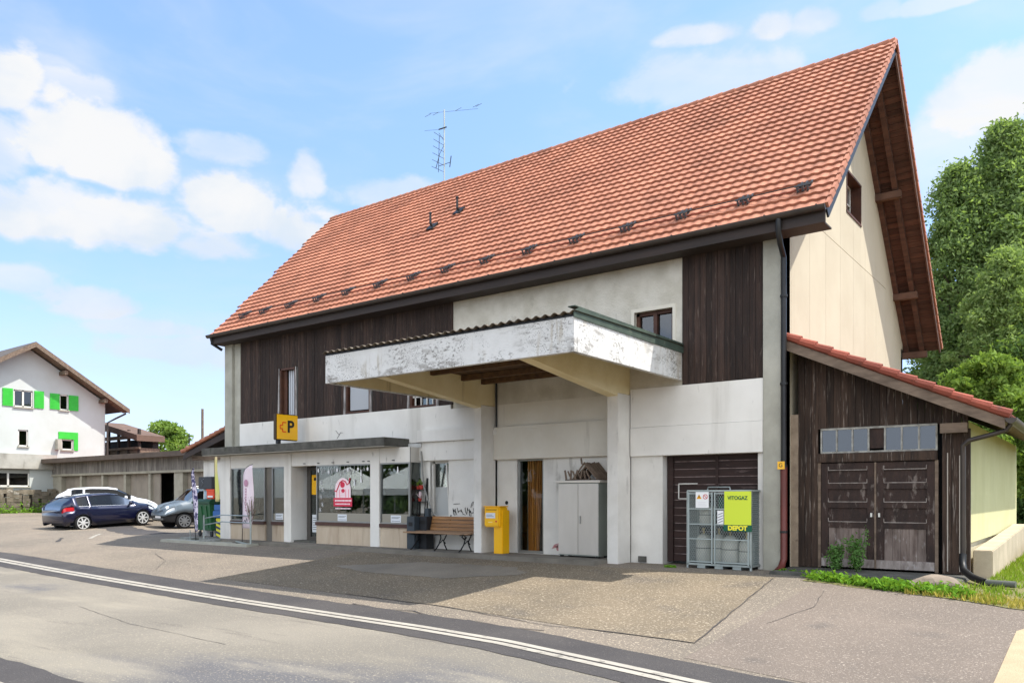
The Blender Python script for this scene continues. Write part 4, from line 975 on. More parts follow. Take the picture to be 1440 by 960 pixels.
def bottle(x,y,z,r,h,lab):
    t=thing('gas_bottle',lab,'gas bottle',(-1.05+x,-.18+y,z),group='gas bottles in the cage')
    MB().lathe((0,0,0),[(r*.9,0),(r*.98,.02),(r,.06),(r,h*.72),(r*.93,h*.8),(r*.6,h*.9),(r*.25,h*.94)],18).build('body',cyl_m,t,local=True,smooth=True)
    mb=MB(); mb.lathe((0,0,h*.93),[(.022,0),(.022,.09),(.035,.09),(.035,.12)],8); mb.build('valve',mat('brass',(170,150,100),None,rough=.4,metal=.7),t,local=True)
    MB().lathe((0,0,h*.46),[(r*1.01,0),(r*1.02,.01),(r*1.01,.02)],18).build('band',mat('band_grey',(110,110,104),None),t,local=True)
bottle(-.40,0,.1,.15,.58,'grey gas bottle at the lower left end of the cage')
bottle(-.11,.05,.1,.12,.58,'slim grey gas bottle, second from the left at the bottom of the cage')
bottle(.14,-.02,.1,.16,.56,'wide grey gas bottle with domed cap, bottom of the cage under the green sign')
bottle(.44,.02,.1,.14,.50,'grey gas bottle at the lower right end of the cage')
bottle(-.32,0,.81,.16,.42,'grey gas bottle on the upper shelf behind the white warning sign')
bottle(.02,.04,.81,.10,.40,'small grey gas bottle on the upper shelf at the middle of the cage')
# signs on the cage
yl=mat('lime_yellow_sign',(206,222,60),None,rough=.5); dg=mat('dark_green_sign',(14,84,62),None,rough=.5); yt=mat('yellow_letters',(240,230,60),None,rough=.5)
s1=thing('gas_sign','lime yellow and green gas depot sign on the cage','sign',(-.665,-.47,.72))
MB().box(-.255,.255,-.0,.012,.12,.74).build('sign_panel',yl,s1,local=True); MB().box(-.27,.27,-.003,.010,0,.119).build('sign_panel',dg,s1,local=True)
text('lettering','VITOGAZ',.095,dg,Vector((-.665,-.474,.72+.615)),FRONT,s1,.002,.002,sx=.92); text('lettering','DEPOT',.115,yt,Vector((-.665,-.477,.72+.058)),FRONT,s1,.002,.006)
s2=thing('warning_sign','white sign with warning triangle and prohibition circle on the cage','sign',(-1.36,-.465,1.15))
MB().box(-.13,.13,0,.008,0,.30).build('sign_panel',white_mark,s2,local=True)
MB().prism([(-.11,.17),(-.01,.17),(-.06,.255)],'y',-.004,-.001).build('warning_triangle',mat('amber',(226,160,20),None),s2,local=True)
MB().prism([(-.066,.195),(-.054,.195),(-.052,.235),(-.068,.235)],'y',-.007,-.0045).build('exclamation_mark',black,s2,local=True)
mb=MB(); 
for k in range(16): a=2*PI*k/16; b=2*PI*(k+1)/16; mb.bar((.065+.042*math.cos(a),-.003,.21+.042*math.sin(a)),(.065+.042*math.cos(b),-.003,.21+.042*math.sin(b)),.010,.004,up=(0,1,0))
mb.bar((.035,-.003,.24),(.095,-.003,.18),.009,.004,up=(0,1,0)); mb.build('prohibition_circle',red_mark,s2,local=True)
mb=MB(); mb.box(-.08,.08,-.003,-.001,.04,.045); mb.box(-.08,.06,-.003,-.001,.07,.075); mb.box(-.08,.08,-.003,-.001,.10,.105); mb.build('print_lines',mat('very_pale_grey',(205,205,208),None),s2,local=True)
s3=thing('striped_label','small white label with dark diagonal stripes hanging on the cage mesh','label',(-1.0,-.46,.84))
MB().box(-.06,.06,0,.006,0,.26).build('label_panel',white_mark,s3,local=True)
mb=MB(); [mb.bar((-.05,-.002,.03+.05*k),(.05,-.002,.07+.05*k),.013,.003,up=(0,1,0)) for k in range(4)]; mb.build('stripes',greytxt,s3,local=True)
s4=thing('green_plate','dark green plate behind the cage mesh between the two signs','plate',(-1.0,-.33,1.14)); MB().box(-.09,.09,0,.01,0,.22).build('plate',dg,s4,local=True)
# ------------------------------------------------------------ bins and plant rack by the bench
t=thing('ash_bin','dark grey upright bin beside the right shop window','bin',(-8.97,-.36,.075)); MB().box(-.14,.13,-.14,.16,0,.80).build('bin_body',mat('slate_grey_plastic',(58,66,72),(50,58,64),3,.5),t,local=True,bevel=.012); MB().box(-.07,.06,-.146,-.141,.56,.66).build('bin_slot',black,t,local=True)
t=thing('waste_bin','black upright bin against the wall left of the bench','bin',(-8.70,-.22,.075)); MB().box(-.13,.13,-.13,.13,0,.80).build('bin_body',mat('near_black_plastic',(34,36,40),None,rough=.5),t,local=True,bevel=.012); MB().box(-.08,.08,-.136,-.131,.62,.70).build('bin_slot',black,t,local=True)
mb=MB(); mb.box(-.02,.1,-.04,.06,.80,1.0); mb.build('grey_tray',MATS['slate_grey_plastic'],t,local=True)
t=thing('plant_ladder','narrow metal plant ladder with three shelves by the shop corner','plant stand',(-8.98,-.12,.075))
mb=MB()
for x in (-.13,.13): mb.bar((x,-.02,.8),(x,.08,1.75),.022); mb.bar((x,.06,0),(x,.1,1.75),.022)
for z in (.85,1.15,1.45): mb.box(-.13,.13,-.08,.08,z,z+.015)
mb.build('ladder_frame',metal_dark,t,local=True)
redpot=mat('red_pot',(176,60,48),None,rough=.6)
pot_plant('flower_pot','red pot with pale flowers on the top step of the plant ladder',(-8.95,-.14,1.545),.2,.065,leaf_a,redpot,12)
pot_plant('flower_pot','red pot with sparse twigs on the upper step of the plant ladder, left side',(-9.06,-.14,1.545),.22,.05,leaf_b,redpot,9)
pot_plant('flower_pot','small pot with whitish leaves on the middle step of the plant ladder',(-9.0,-.14,1.245),.22,.05,pale,redpot,16)
# ------------------------------------------------------------ flags
def flag(name,lab,base,h,wf,m,lean=(0,0),marks=None,z0=.5,rz=0,pole_r=.013):
    t=thing('feather_flag',lab,'flag',base,rz,group='feather flags by the shop')
    pts=[]; N=48
    for k in range(N+1):
        s=k/N; z=h*s; b=0 if s<.84 else wf*.93*(1-math.sqrt(max(0,1-((s-.84)/.16)**2)))
        pts.append((lean[0]*s+b,lean[1]*s,z))
    MB().tube(pts,[pole_r*(1-.5*k/N) for k in range(N+1)],6).build('pole',black if m!=None else alu,t,local=True,smooth=True)
    vs=[];fs=[];n=16
    for i in range(n+1):
        s=i/n; z=z0+(h-z0-.02)*s; f=z/h*N; k=min(int(f),N-1); fr_=f-k; px=pts[k][0]*(1-fr_)+pts[k+1][0]*fr_
        wd=wf
        if s<.06: wd=wf*(.86+2.3*s)
        xr=lean[0]*z/h+wf*.97 if s<.8 else lean[0]*z/h+wf*.97
        xr=min(xr,px+wd) if s<.8 else lean[0]*z/h+wf*.97
        for j in range(5):
            q=j/4; x=px+(max(xr,px+.01)-px)*q; vs.append((x,lean[1]*z/h+.035*math.sin(q*4+z*3)*q,z))
    for i in range(n):
        for j in range(4): a=i*5+j; fs.append((a,a+1,a+6,a+5))
    c=MB().add(vs,fs).build('cloth',m,t,local=True,smooth=True)
    so_=c.modifiers.new('s','SOLIDIFY'); so_.thickness=.003
    if marks: marks(t)
    return t
pinkcloth=mat('pale_pink_cloth',(224,210,216),(216,200,208),3,.8)
def m1(t):
    mb=MB(); rr=random.Random(1)
    for k in range(9): z=.95+k*.075; mb.box(.17,.22,-.018,-.012,z,z+.05)
    mb.prism(disc(.2,1.75,.09,.1,0,0),'y',-.016,-.012); mb.build('print',mat('mauve_print',(176,130,152),None),t,local=True)
    mb=MB(); mb.tube([(.1,-.03,.62),(.16,-.03,.7),(.2,-.03,.62),(.26,-.03,.75),(.3,-.03,.66)],.008,5); mb.build('print',greytxt,t,local=True)
flag('f','pale pink feather flag with mauve print in front of the left shop window',(-15.1,-1.08,.0),2.28,.50,pinkcloth,(.05,0),m1,.46)
pat=mat('navy_white_pattern',(70,66,104),(206,198,214),9,.8,width=.05)
flag('f','narrow navy and white patterned feather flag at the yard corner',(-17.35,-1.15,0),2.25,.22,pat,(-.30,0),None,.3,0)
yel=mat('lemon_cloth',(214,216,120),(222,196,160),.8,.8,width=.1)
flag('f','narrow lemon yellow feather flag beside the green waste container',(-18.55,.3,0),2.85,.22,yel,(-.12,0),None,1.2)
for (x,y,lab) in ((-17.35,-1.15,'grey flag stand with short upright post at the yard corner'),(-15.1,-1.08,'dark steel base plate under the pink flag')):
    mb=MB(); mb.bar((x-.3,y-.1,.03),(x+.15,y+.05,.03),.07,.03); mb.bar((x-.2,y-.07,.03),(x-.2,y-.07,.35),.02) if x<-17 else None
    mb.bar((x,y-.2,.03),(x,y+.2,.03),.05,.03); setp(mb.build('flag_base',galv if x<-17 else metal_dark),lab,'flag base')
# slabs weighting bases
for i,(x,y) in enumerate(((-18.3,-.75),(-17.55,-.55),(-16.55,-1.15))):
    setp(MB().box(x-.28,x+.28,y-.22,y+.22,.0,.09).build('concrete_block',mat('worn_block',(150,152,148),(112,114,108),6,.9,.4),bevel=.02),['left concrete weight block on the ground by the waste container','concrete weight block nearest the white corner pier','concrete weight block beside the pink flag'][i],'block','concrete weight blocks')
# railing with posts
t=thing('tube_railing','low grey tube railing across the corner in front of the shop','railing',(-16,-1.1,0))
mb=MB(); 
for z in (.82,.62): mb.tube([(-17.3,-.9,z-.12),(-16.2,-1.0,z),(-14.45,-1.25,z)],.018,6)
mb.build('rail',galv,t,smooth=True)
for (x,y) in ((-17.25,-.95),(-14.45,-1.25)): MB().tube([(x,y,0),(x,y,.95 if x>-15 else .8)],.025,8).build('railing_post',galv,t)
MB().bar((-15.3,-1.15,.08),(-14.45,-1.25,.02),.03).build('foot_brace',galv,t)
t=thing('dried_bouquet','dry branches tied to the railing post next to the pink flag','bouquet',(-14.5,-1.22,.6))
mb=MB(); rr=random.Random(6)
for k in range(26): a=rr.uniform(0,6.3); r_=rr.uniform(.05,.2); mb.bar((0,0,rr.uniform(-.1,.2)),(r_*math.cos(a),r_*math.sin(a),rr.uniform(.25,.75)),.008)
mb.build('twigs',wood_weather,t,local=True)
mb=MB()
for k in range(50): a=rr.uniform(0,6.3); r_=rr.uniform(.02,.2); c=Vector((r_*math.cos(a),r_*math.sin(a),rr.uniform(.1,.75))); mb.add([c,c+Vector((.04,0,.02)),c+Vector((.02,.03,.05))],[(0,1,2)])
mb.build('dry_leaves',mat('dry_leaf',(150,140,110),(96,86,66),9,.9),t,local=True)
# green waste container
def container():
    t=thing('waste_container','large green wheeled waste container beside the white corner wall','waste container',(-19.75,1.0,.0),R(-6))
    g=mat('green_plastic',(30,92,52),(26,82,46),3,.5,spec=.5)
    mb=MB(); x0,x1=-.62,.62
    vs=[(x0+.1,-.36,.22),(x1-.1,-.36,.22),(x1-.1,.36,.22),(x0+.1,.36,.22),(x0,-.46,1.12),(x1,-.46,1.12),(x1,.46,1.12),(x0,.46,1.12)]
    mb.add(vs,[(0,3,2,1),(4,5,6,7),(0,1,5,4),(1,2,6,5),(2,3,7,6),(3,0,4,7)]); mb.build('body',g,t,local=True,bevel=.02)
    mb=MB(); [mb.bar((x,-.375,.3),(x,-.47,1.05),.04,.03) for x in (-.35,0,.35)]; mb.build('rib',g,t,local=True)
    mb=MB(); mb.box(x0-.04,x1+.04,-.5,.5,1.12,1.2); mb.prism([(-.48,1.2),(.48,1.2),(.35,1.28),(-.35,1.28)],'x',x0,x1); mb.build('lid',mat('dark_green_plastic',(22,70,42),None,rough=.5),t,local=True,bevel=.015)
    for x in (-.42,.42):
        for y in (-.28,.28): MB().lathe((x,y-.02,.1),[(.05,-.025),(.1,-.02),(.1,.02),(.05,.025)],14,'y').build('wheel',black,t,local=True); 
    mb=MB(); [mb.bar((x,y,.22),(x,y,.12),.05) for x in (-.42,.42) for y in (-.28,.28)]; mb.build('castor_fork',galv,t,local=True)
container()
# crates / boxes on the container and beside
t=setp(MB().box(-20.2,-19.35,.75,1.3,1.83,2.0).build('crate',mat('charcoal_box',(58,60,64),None,rough=.6),bevel=.01),None,None)
bpy.data.objects.remove(t)
t=thing('dark_crate','charcoal machine housing on the orange box above the green waste container','crate',(-19.9,1.05,1.62)); MB().box(-.5,.32,-.25,.25,0,.42).build('housing',MATS['charcoal_box'] if 'charcoal_box' in MATS else black,t,local=True,bevel=.015)
mb=MB(); mb.tube([(-.3,-.256,.1),(-.2,-.256,.2),(-.28,-.256,.3),(-.15,-.256,.34)],.012,5); mb.build('logo',greytxt,t,local=True)
t=thing('orange_crate','orange red plastic crate on top of the green waste container','crate',(-19.75,1.05,1.285)); MB().box(-.2,.25,-.22,.2,0,.33).build('crate_body',mat('orange_red_plastic',(222,78,40),None,rough=.5),t,local=True,bevel=.02); MB().box(-.21,.26,-.23,.21,.28,.33).build('rim',MATS['orange_red_plastic'],t,local=True)
MB().box(-.12,.18,-.228,-.221,.05,.11).build('print',white_mark,t,local=True)
t=thing('glass_jar','pale translucent canister left of the orange crate','canister',(-20.2,1.05,1.285)); MB().lathe((0,0,0),[(.12,0),(.13,.05),(.13,.26),(.08,.33)],12).build('body',mat('pale_blue_plastic',(160,186,200),None,rough=.4),t,local=True,smooth=True)
t=thing('blue_crate','blue plastic crates stacked on the striped block by the corner pier','crate',(-18.36,.42,.68)); mb=MB(); mb.box(-.26,.2,-.2,.2,0,.22); mb.box(-.22,.18,-.18,.18,.23,.42); mb.build('crate_body',mat('blue_plastic',(44,96,160),None,rough=.5),t,local=True,bevel=.015)
t=thing('hazard_block','yellow and black striped block at the white corner pier','bollard',(-18.36,.40,0)); MB().box(-.17,.17,-.12,.12,0,.66).build('block',mat('dull_yellow',(214,206,60),None,rough=.6),t,local=True,bevel=.01)
mb=MB(); [mb.prism([(-.171,.02+.16*k),(-.171,.1+.16*k),(.171,.0+.16*k+.0),(.171,-.06+.16*k if k else .0)],'y',-.125,-.121) for k in range(4)]; mb.build('stripes',mat('navy_stripe',(40,52,84),None,rough=.6),t,local=True)
# ------------------------------------------------------------ left lean-to
L=thing('left_lean_to','low white lean-to with red tiled roof on the far end of the building','lean-to',(-19,4,0))
MB().box(-20.4,-17.47,1.0,1.2,-.05,2.85).build('wall',white_soft,L)
MB().box(-20.4,-20.2,1.2,8,-.05,2.75).build('wall',white_soft,L)
def lean_roof(par,xh,zh,xl,zl,y0,y1,m,step=.3):
    # tiles run down toward -x or +x
    d=Vector((xl-xh,0,zl-zh)); Ln=d.length; d.normalize(); n=Vector((-d.z,0,d.x)); n=n if n.z>0 else -n
    rows=int(Ln/step); mb=MB(); rr=random.Random(5)
    for r in range(rows):
        s1=Ln-r*Ln/rows; s0=s1-Ln/rows-.03
        y=y0
        while y<y1:
            j=rr.uniform(-.004,.004); vs=[]
            for (s,lf) in ((s1+j,.0),(s1+j,.04),(s0,.006)):
                for i in range(5):
                    t_=i/4; p=Vector((xh,0,zh))+d*s+n*(lf+.024*math.sin(PI*t_)); vs.append((p.x,y+t_*.21,p.z))
            mb.add(vs,[(a*5+i,a*5+i+1,(a+1)*5+i+1,(a+1)*5+i) for a in range(2) for i in range(4)]+[(0,5,10),(4,14,9)])
            y+=.2
    mb.build('roof',m,par)
lean_roof(L,-17.5,3.82,-20.95,2.90,.55,8,tile)
mb=MB(); mb.prism([(-17.5,3.78),(-20.9,2.87),(-20.9,2.80),(-17.5,3.70)],'y',.6,8); mb.build('roof_deck',wood_fascia,L)
mb=MB(); mb.prism([(-17.5,3.72),(-20.95,2.80),(-20.95,2.64),(-17.5,3.52)],'y',.56,.6); mb.build('barge_board',wood_fascia,L)
mb=MB(); d_=Vector((-3.45,0,-.92)); Ln_=d_.length; d_.normalize(); q_=0.
while q_<Ln_-.05:
    p_=Vector((-17.5,.57,3.86))+d_*q_; e2=p_+d_*.34; mb.tube([(p_.x,p_.y,p_.z-.01),(e2.x,e2.y,e2.z+.015)],[.06,.075],8); q_+=.3
mb.build('verge_tiles',tile,L,smooth=True)
for y in (.8,1.9): MB().box(-20.8,-17.5,y,y+.1,2.62,2.74).build('eave_beam',wood_weather,L)
MB().box(-17.9,-17.82,.985,.998,2.15,2.35).build('wall_hook',black,L)
# ------------------------------------------------------------ right shed
Sd=thing('wooden_shed','dark weathered wooden shed with double doors and low tiled roof','shed',(1.5,3,0))
yS=.53
def shed():
    x0,x1=.0,2.93; top=lambda x: 4.12-(x)*.475
    door=(.55,2.43,.09,1.98); win=(.55,2.47,2.16,2.6)
    MB().box(.0,.14,yS-.03,yS+.1,0,2.9).build('rubble_pier',mat('crumbling_render',(176,156,134),(140,122,104),4,.95,.6,20,stains=[((100,80,66),5,.58,.1,(1,1,1),.6)]),Sd)
    mb=MB(); x=x0+.14
    while x<x1-.02:
        w=min(.135*random.uniform(.85,1.15),x1-x); a,b=x+.003,x+w-.003; yy=yS-random.uniform(0,.01)
        segs=[(0.06,None)]
        if b>door[0]-.02 and a<door[1]+.02: segs=[(2.6,None)]
        for (z0,_) in segs: mb.prism([(a,z0),(b,z0),(b,top(b)),(a,top(a))],'y',yy-.03,yy)
        x+=w
    mb.build('wall',wood_shed,Sd)
    MB().box(.15,2.9,yS+.25,yS+.3,.05,2.6).build('inner_wall',MATS['black_room'],Sd)
    MB().prism([(0.02,.1),(2.9,.1),(2.9,2.65),(.02,4.0)],'y',8.8,8.9).build('rear_wall',wood_shed,Sd)
    # lintel
    MB().box(.5,2.47,yS-.08,yS+.02,1.985,2.15).build('lintel',wood_shed,Sd,bevel=.008)
    # frame posts
    for x in (.50,2.435): MB().box(x,x+.05,yS-.05,yS+.02,.06,1.985).build('door_post',wood_weather,Sd)
    # window strip of seven panes
    f=MB(); 
    for k in range(8): x=.56+k*(1.9/7); f.box(x-.014,x+.014,yS-.045,yS,2.16,2.6)
    f.box(.55,2.47,yS-.05,yS,2.15,2.18); f.box(.55,2.47,yS-.05,yS,2.575,2.61)
    w=f.build('window_strip',mat('grey_white_bars',(170,168,160),(120,116,108),8,.8),Sd)
    for k in range(7):
        a=.56+k*(1.9/7)+.014; b=.56+(k+1)*(1.9/7)-.014
        if k==3: MB().box(a,b,yS-.02,yS-.005,2.22,2.575).build('board_pane',wood_door,w,label='brown boarded pane in the middle')
        else: MB().box(a,b,yS-.03,yS-.022,2.18,2.575).build('pane',glass_old,w)
    # doors
    for (a,b) in ((.56,1.475),(1.505,2.43)):
        mb=MB(); fz=.09
        mb.box(a,b,yS-.02,yS+.0,fz,1.97); d=mb.build('door',wood_door,Sd)
        mb=MB(); mb.box(a,a+.12,yS-.045,yS-.021,fz,1.97); mb.box(b-.12,b,yS-.045,yS-.021,fz,1.97); mb.box(a+.12,b-.12,yS-.045,yS-.021,1.86,1.97)
        for z in (.80,1.16,1.50): mb.box(a+.12,b-.12,yS-.044,yS-.021,z,z+.10)
        mb.build('door_frame',wood_door,d)
        mb=MB(); 
        for z in (.905,1.265,1.605,1.84): 
            mb.box(a+.125,b-.125,yS-.05,yS-.034,z-.004,z+.010)
            mb.box(a+.12,a+.13,yS-.05,yS-.034,z,z+.07); mb.box(b-.13,b-.12,yS-.05,yS-.034,z,z+.07)
        mb.build('door_beading',mat('pale_beading',(160,150,142),(110,98,92),8,.8),d)
        mb=MB(); mb.box(a,b,yS-.046,yS-.021,fz,.24); mb.build('kick_board',wood_doorlow,d)
        mb=MB(); x=a+.13
        while x<b-.15: w_=(b-a-.26)/5; mb.box(x+.002,x+w_-.002,yS-.03,yS-.021,.24,.80); x+=w_
        mb.build('lower_panel',mat('worn_lower_boards',(128,114,106),(80,66,60),3,.85,.4,20,stretch=(4,4,.6),island=.2,stains=[((150,142,138),6,.56,.1,(2,2,.8),.55)]),d)
        mb=MB(); xh=b-.05 if a<1 else a+.05; mb.box(xh-.015,xh+.015,yS-.07,yS-.046,1.0,1.07); mb.build('handle',frame_white,d)
    MB().box(1.476,1.504,yS-.06,yS-.01,.09,1.97).build('cover_strip',wood_weather,Sd)
    # boards with pale cover strips to the right
    mb=MB(); mb.box(2.62,2.635,yS-.052,yS-.035,.1,2.1); mb.box(2.80,2.815,yS-.052,yS-.035,.1,2.05); mb.build('cover_strip',mat('pale_cover_strip',(176,166,154),None),Sd)
    # side wall (yellow) panels
    mb=MB(); y=.58
    while y<8.8: mb.box(2.86,2.93,y+.003,min(y+.42,8.85)-.003,.58,2.62); y+=.42
    mb.build('side_wall',yellow_wall,Sd); MB().box(2.84,2.88,.56,8.8,0,.58).build('plinth_wall',mat('pale_plinth',(206,198,170),(190,180,150),2,.9),Sd)
    MB().box(2.83,2.96,yS-.06,yS+.05,.05,2.5).build('corner_post',wood_shed,Sd)
    # roof
    lean_roof(Sd,.02,4.30,3.52,2.64,.02,9,tile_old,.29)
    mb=MB(); mb.prism([(.02,4.27),(3.48,2.63),(3.48,2.57),(.02,4.20)],'y',.06,9); mb.build('roof_deck',wood_weather,Sd)
    mb=MB(); mb.prism([(.03,4.24),(3.50,2.60),(3.50,2.43),(.03,4.06)],'y',.02,.06); mb.build('barge_board',wood_weather,Sd)
    # rounded verge tiles along the front edge
    mb=MB(); d=Vector((3.5,0,-1.66)); Ln=d.length; d.normalize(); k=0; s=.0
    while s<Ln-.05:
        p=Vector((.02,.03,4.33))+d*s; q=p+d*.34; mb.tube([(p.x,p.y,p.z-.01),(q.x,q.y,q.z+.015)],[.065,.08],8); s+=.30
    mb.build('verge_tiles',tile_old,Sd,smooth=True)
    for y in (.35,): pass
    MB().box(2.55,2.95,yS-.3,yS-.2,2.42,2.58).build('beam_end',wood_weather,Sd)
    # gutter and downpipe
    vs=[];N=9
    for yy in (.0,9.0):
        for k in range(N):
            a=PI+PI*k/(N-1); vs.append((3.58+.08*math.cos(a),yy,2.60+.09*math.sin(a)))
    MB().add(vs,[(k,k+1,N+k+1,N+k) for k in range(N-1)]+[tuple(range(N)),tuple(range(N,2*N))]).build('gutter',metal_gutter,Sd,smooth=True)
    MB().tube([(3.56,.2,2.52),(3.50,.2,2.42),(3.3,.2,2.36),(2.98,.2,2.28),(2.89,.22,2.2),(2.89,.24,2.05),(2.89,.24,.35)],.04,10).build('downpipe',metal_gutter,Sd,smooth=True)
shed()
def P3(x,y): return (x,y,G(x,y)+.07)
t=thing('drain_pipe','black drain pipe lying on the grass at the shed corner','pipe',(3.1,-.5,0))
MB().tube([(2.89,.22,.42),(2.89,.18,.28),(2.93,.0,.17),(3.1,-.4,.1),(3.32,-.8,.07)],.055,10).build('pipe',black,t,smooth=True); MB().tube([(3.34,-.82,.07),(3.45,-.86,.07),(3.72,-.9,.07)],.05,10).build('pipe_end',mat('dull_grey_pipe',(86,88,80),None,rough=.6),t,smooth=True)
MB().box(2.96,3.25,.78,7.5,-.2,.42).build('dummy',concrete) if False else None
mb=MB(); vs=[]
for (y,z) in ((.72,.46),(7.5,.72)): vs+=[(2.97,y,-.2),(3.26,y,-.2),(3.26,y,z),(2.97,y,z)]
mb.add(vs,[(0,1,2,3),(7,6,5,4),(0,4,5,1),(1,5,6,2),(2,6,7,3),(3,7,4,0)])
setp(mb.build('retaining_wall',mat('sunlit_pale_concrete',(188,174,150),(162,150,128),2,.9,.4,30),bevel=.015),'low pale concrete wall along the yellow side wall of the shed','low wall')  # pale beige concrete, mildly mottled
def rock(lab,c,r,m,sq=(1,1,.6),seed=1):
    bm=bmesh.new(); bmesh.ops.create_icosphere(bm,subdivisions=3,radius=1); rr=random.Random(seed)
    offs=[(Vector((rr.uniform(-1,1),rr.uniform(-1,1),rr.uniform(-1,1))).normalized(),rr.uniform(.7,.95)) for _ in range(14)]
    for v in bm.verts:
        p=v.co.copy()
        for d,k in offs:
            t_=p.dot(d)
            if t_>k: p-=d*(t_-k)
        v.co=Vector((p.x*r*sq[0],p.y*r*sq[1],p.z*r*sq[2]))
    me=bpy.data.meshes.new('boulder'); bm.to_mesh(me); bm.free(); me.materials.append(m); o=link(bpy.data.objects.new('boulder',me)); o.location=c; setp(o,lab,'rock'); return o
rock('grey flat topped boulder in front of the shed corner',(2.72,-1.1,.0),.42,mat('boulder_stone',(146,132,116),(116,104,92),3,.9,.5,20),(1.1,.8,.45))
# ------------------------------------------------------------ vegetation
def np_mesh(name,verts,nper,m,parent=None,label=None,cat=None,kind=None):
    me=bpy.data.meshes.new(name); n=len(verts); nf=n//nper
    me.vertices.add(n); me.vertices.foreach_set('co',verts.astype(np.float32).ravel())
    me.loops.add(n); me.loops.foreach_set('vertex_index',np.arange(n,dtype=np.int32))
    me.polygons.add(nf); me.polygons.foreach_set('loop_start',np.arange(0,n,nper,dtype=np.int32)); me.polygons.foreach_set('loop_total',np.full(nf,nper,dtype=np.int32))
    me.materials.append(m); me.update(); me.validate()
    o=link(bpy.data.objects.new(name,me)); o.parent=parent
    setp(o,label,cat,None,kind); return o
def leaves(centers,size,r,up=.3):
    n=len(centers); a=r.normal(size=(n,3)); a/=np.linalg.norm(a,axis=1)[:,None]; b=r.normal(size=(n,3)); b-=a*(a*b).sum(1)[:,None]; b/=np.linalg.norm(b,axis=1)[:,None]
    s=(size*r.uniform(.6,1.3,n))[:,None]
    return np.stack([centers-a*s,centers-b*s*.45,centers+a*s,centers+b*s*.45],1).reshape(-1,3)
def tree(name,lab,loc,h,rad,m,seed,nclump=150,per=300,leaf=.12,base=.15,shape='oval',cat='tree',group=None,trunk_r=.2,csize=.16,droop=0):
    r=np.random.default_rng(seed); t=thing(name,lab,cat,loc,group=group)
    rr=random.Random(seed)
    C_=[];Rr=[]
    for k in range(nclump):
        z=base+(1-base)*r.uniform(0,1)**.9; zz=(z-base)/(1-base)
        if shape=='oval': prof=math.sin(PI*min(.97,zz*.88+.12))**.7
        elif shape=='cone': prof=(1-zz)**.6*(.8+.2*math.sin(zz*9+seed))*.95+.05
        else: prof=math.sqrt(max(0.02,1-(zz*2-1)**2))
        a=r.uniform(0,2*PI); q=math.sqrt(r.uniform(.12,1))*prof*rad*r.uniform(.8,1.12)
        C_.append((q*math.cos(a),q*math.sin(a),z*h)); Rr.append(csize*rad*r.uniform(.55,1.35))
    C_=np.array(C_);Rr=np.array(Rr)
    mb=MB(); lean=(rr.uniform(-.2,.2),rr.uniform(-.2,.2))
    tp=[(lean[0]*s,lean[1]*s,h*.9*s) for s in (0,.25,.5,.75,1)]; mb.tube(tp,[trunk_r,trunk_r*.8,trunk_r*.55,trunk_r*.3,.02],8)
    for k in range(0,nclump,3):
        c=C_[k]; z0=max(h*.08,c[2]-.6*rad*r.uniform(.3,.8)); mb.tube([(lean[0]*z0/h,lean[1]*z0/h,z0),tuple((np.array([0,0,z0])+c)/2+np.array([0,0,.1])),tuple(c)],[trunk_r*.25,trunk_r*.14,.012],5)
    mb.build('trunk',bark,t,local=True,smooth=True)
    d=r.normal(size=(nclump,per,3)); d/=np.linalg.norm(d,axis=2)[:,:,None]; q=r.uniform(0,1,(nclump,per,1))**.5
    P=C_[:,None,:]+d*q*Rr[:,None,None]*np.array([1,1,.62])
    if droop: P[:,:,2]-=droop*q[:,:,0]*Rr[:,None]*r.uniform(0,1,(nclump,per))
    np_mesh('crown',leaves(P.reshape(-1,3),leaf,r),4,m,t)
    return t
def gz(x,y): return G(x,y)-.05
tree('birch_tree','tall feathery green tree rising just behind the gable',(-1.1,29.6,gz(-.9,29.6)),17.6,3.9,leaf_a,1,480,170,.11,.04,'cone',group='tall trees behind the building',csize=.2,droop=.9,trunk_r=.22)
tree('birch_tree','second feathery green tree with its top near the right edge',(.7,30.6,gz(.7,30.6)),19.4,4.4,leaf_a,2,560,170,.12,.04,'cone',group='tall trees behind the building',csize=.18,droop=.9,trunk_r=.25)
tree('birch_tree','tallest green tree cut by the right edge of the photo',(3.2,32.5,gz(3.2,32.5)),22.5,4.6,leaf_a,12,440,170,.12,.04,'cone',group='tall trees behind the building',csize=.18,droop=.9,trunk_r=.3)
tree('broadleaf_tree','shorter dark green tree tucked behind the gable overhang',(-2.2,34,gz(-2,34)),12.5,3.3,leaf_c,3,260,170,.13,.03,'cone',group='tall trees behind the building',csize=.24,trunk_r=.2)
tree('broadleaf_tree','dark green tree low behind the bright bush',(2.8,25.5,gz(2.8,25.5)),9.5,3.4,leaf_c,4,240,200,.11,.02,'oval',group='tall trees behind the building',csize=.22,trunk_r=.2)
tree('broadleaf_tree','pale green drooping tree between the gable and the right edge',(1.3,26.0,gz(1.3,26)),12.2,2.3,leaf_p,14,230,190,.10,.25,'oval',group='tall trees behind the building',csize=.24,droop=1,trunk_r=.15)
tree('bright_bush','bright yellow green bush above the shed roof',(1.9,12.6,0),5.35,1.75,leaf_b,5,110,240,.085,.25,'round',cat='bush',csize=.24,trunk_r=.06)
tree('bright_bush','bright green bush at the right edge above the shed gutter',(3.7,13.4,.2),4.9,1.3,leaf_b,6,70,220,.08,.25,'round',cat='bush',csize=.26,trunk_r=.05)
tree('yard_tree','small light green tree beyond the row of garages',(-71,28.3,0),8.6,2.3,leaf_b,7,60,120,.22,.4,'round',csize=.32,trunk_r=.12)
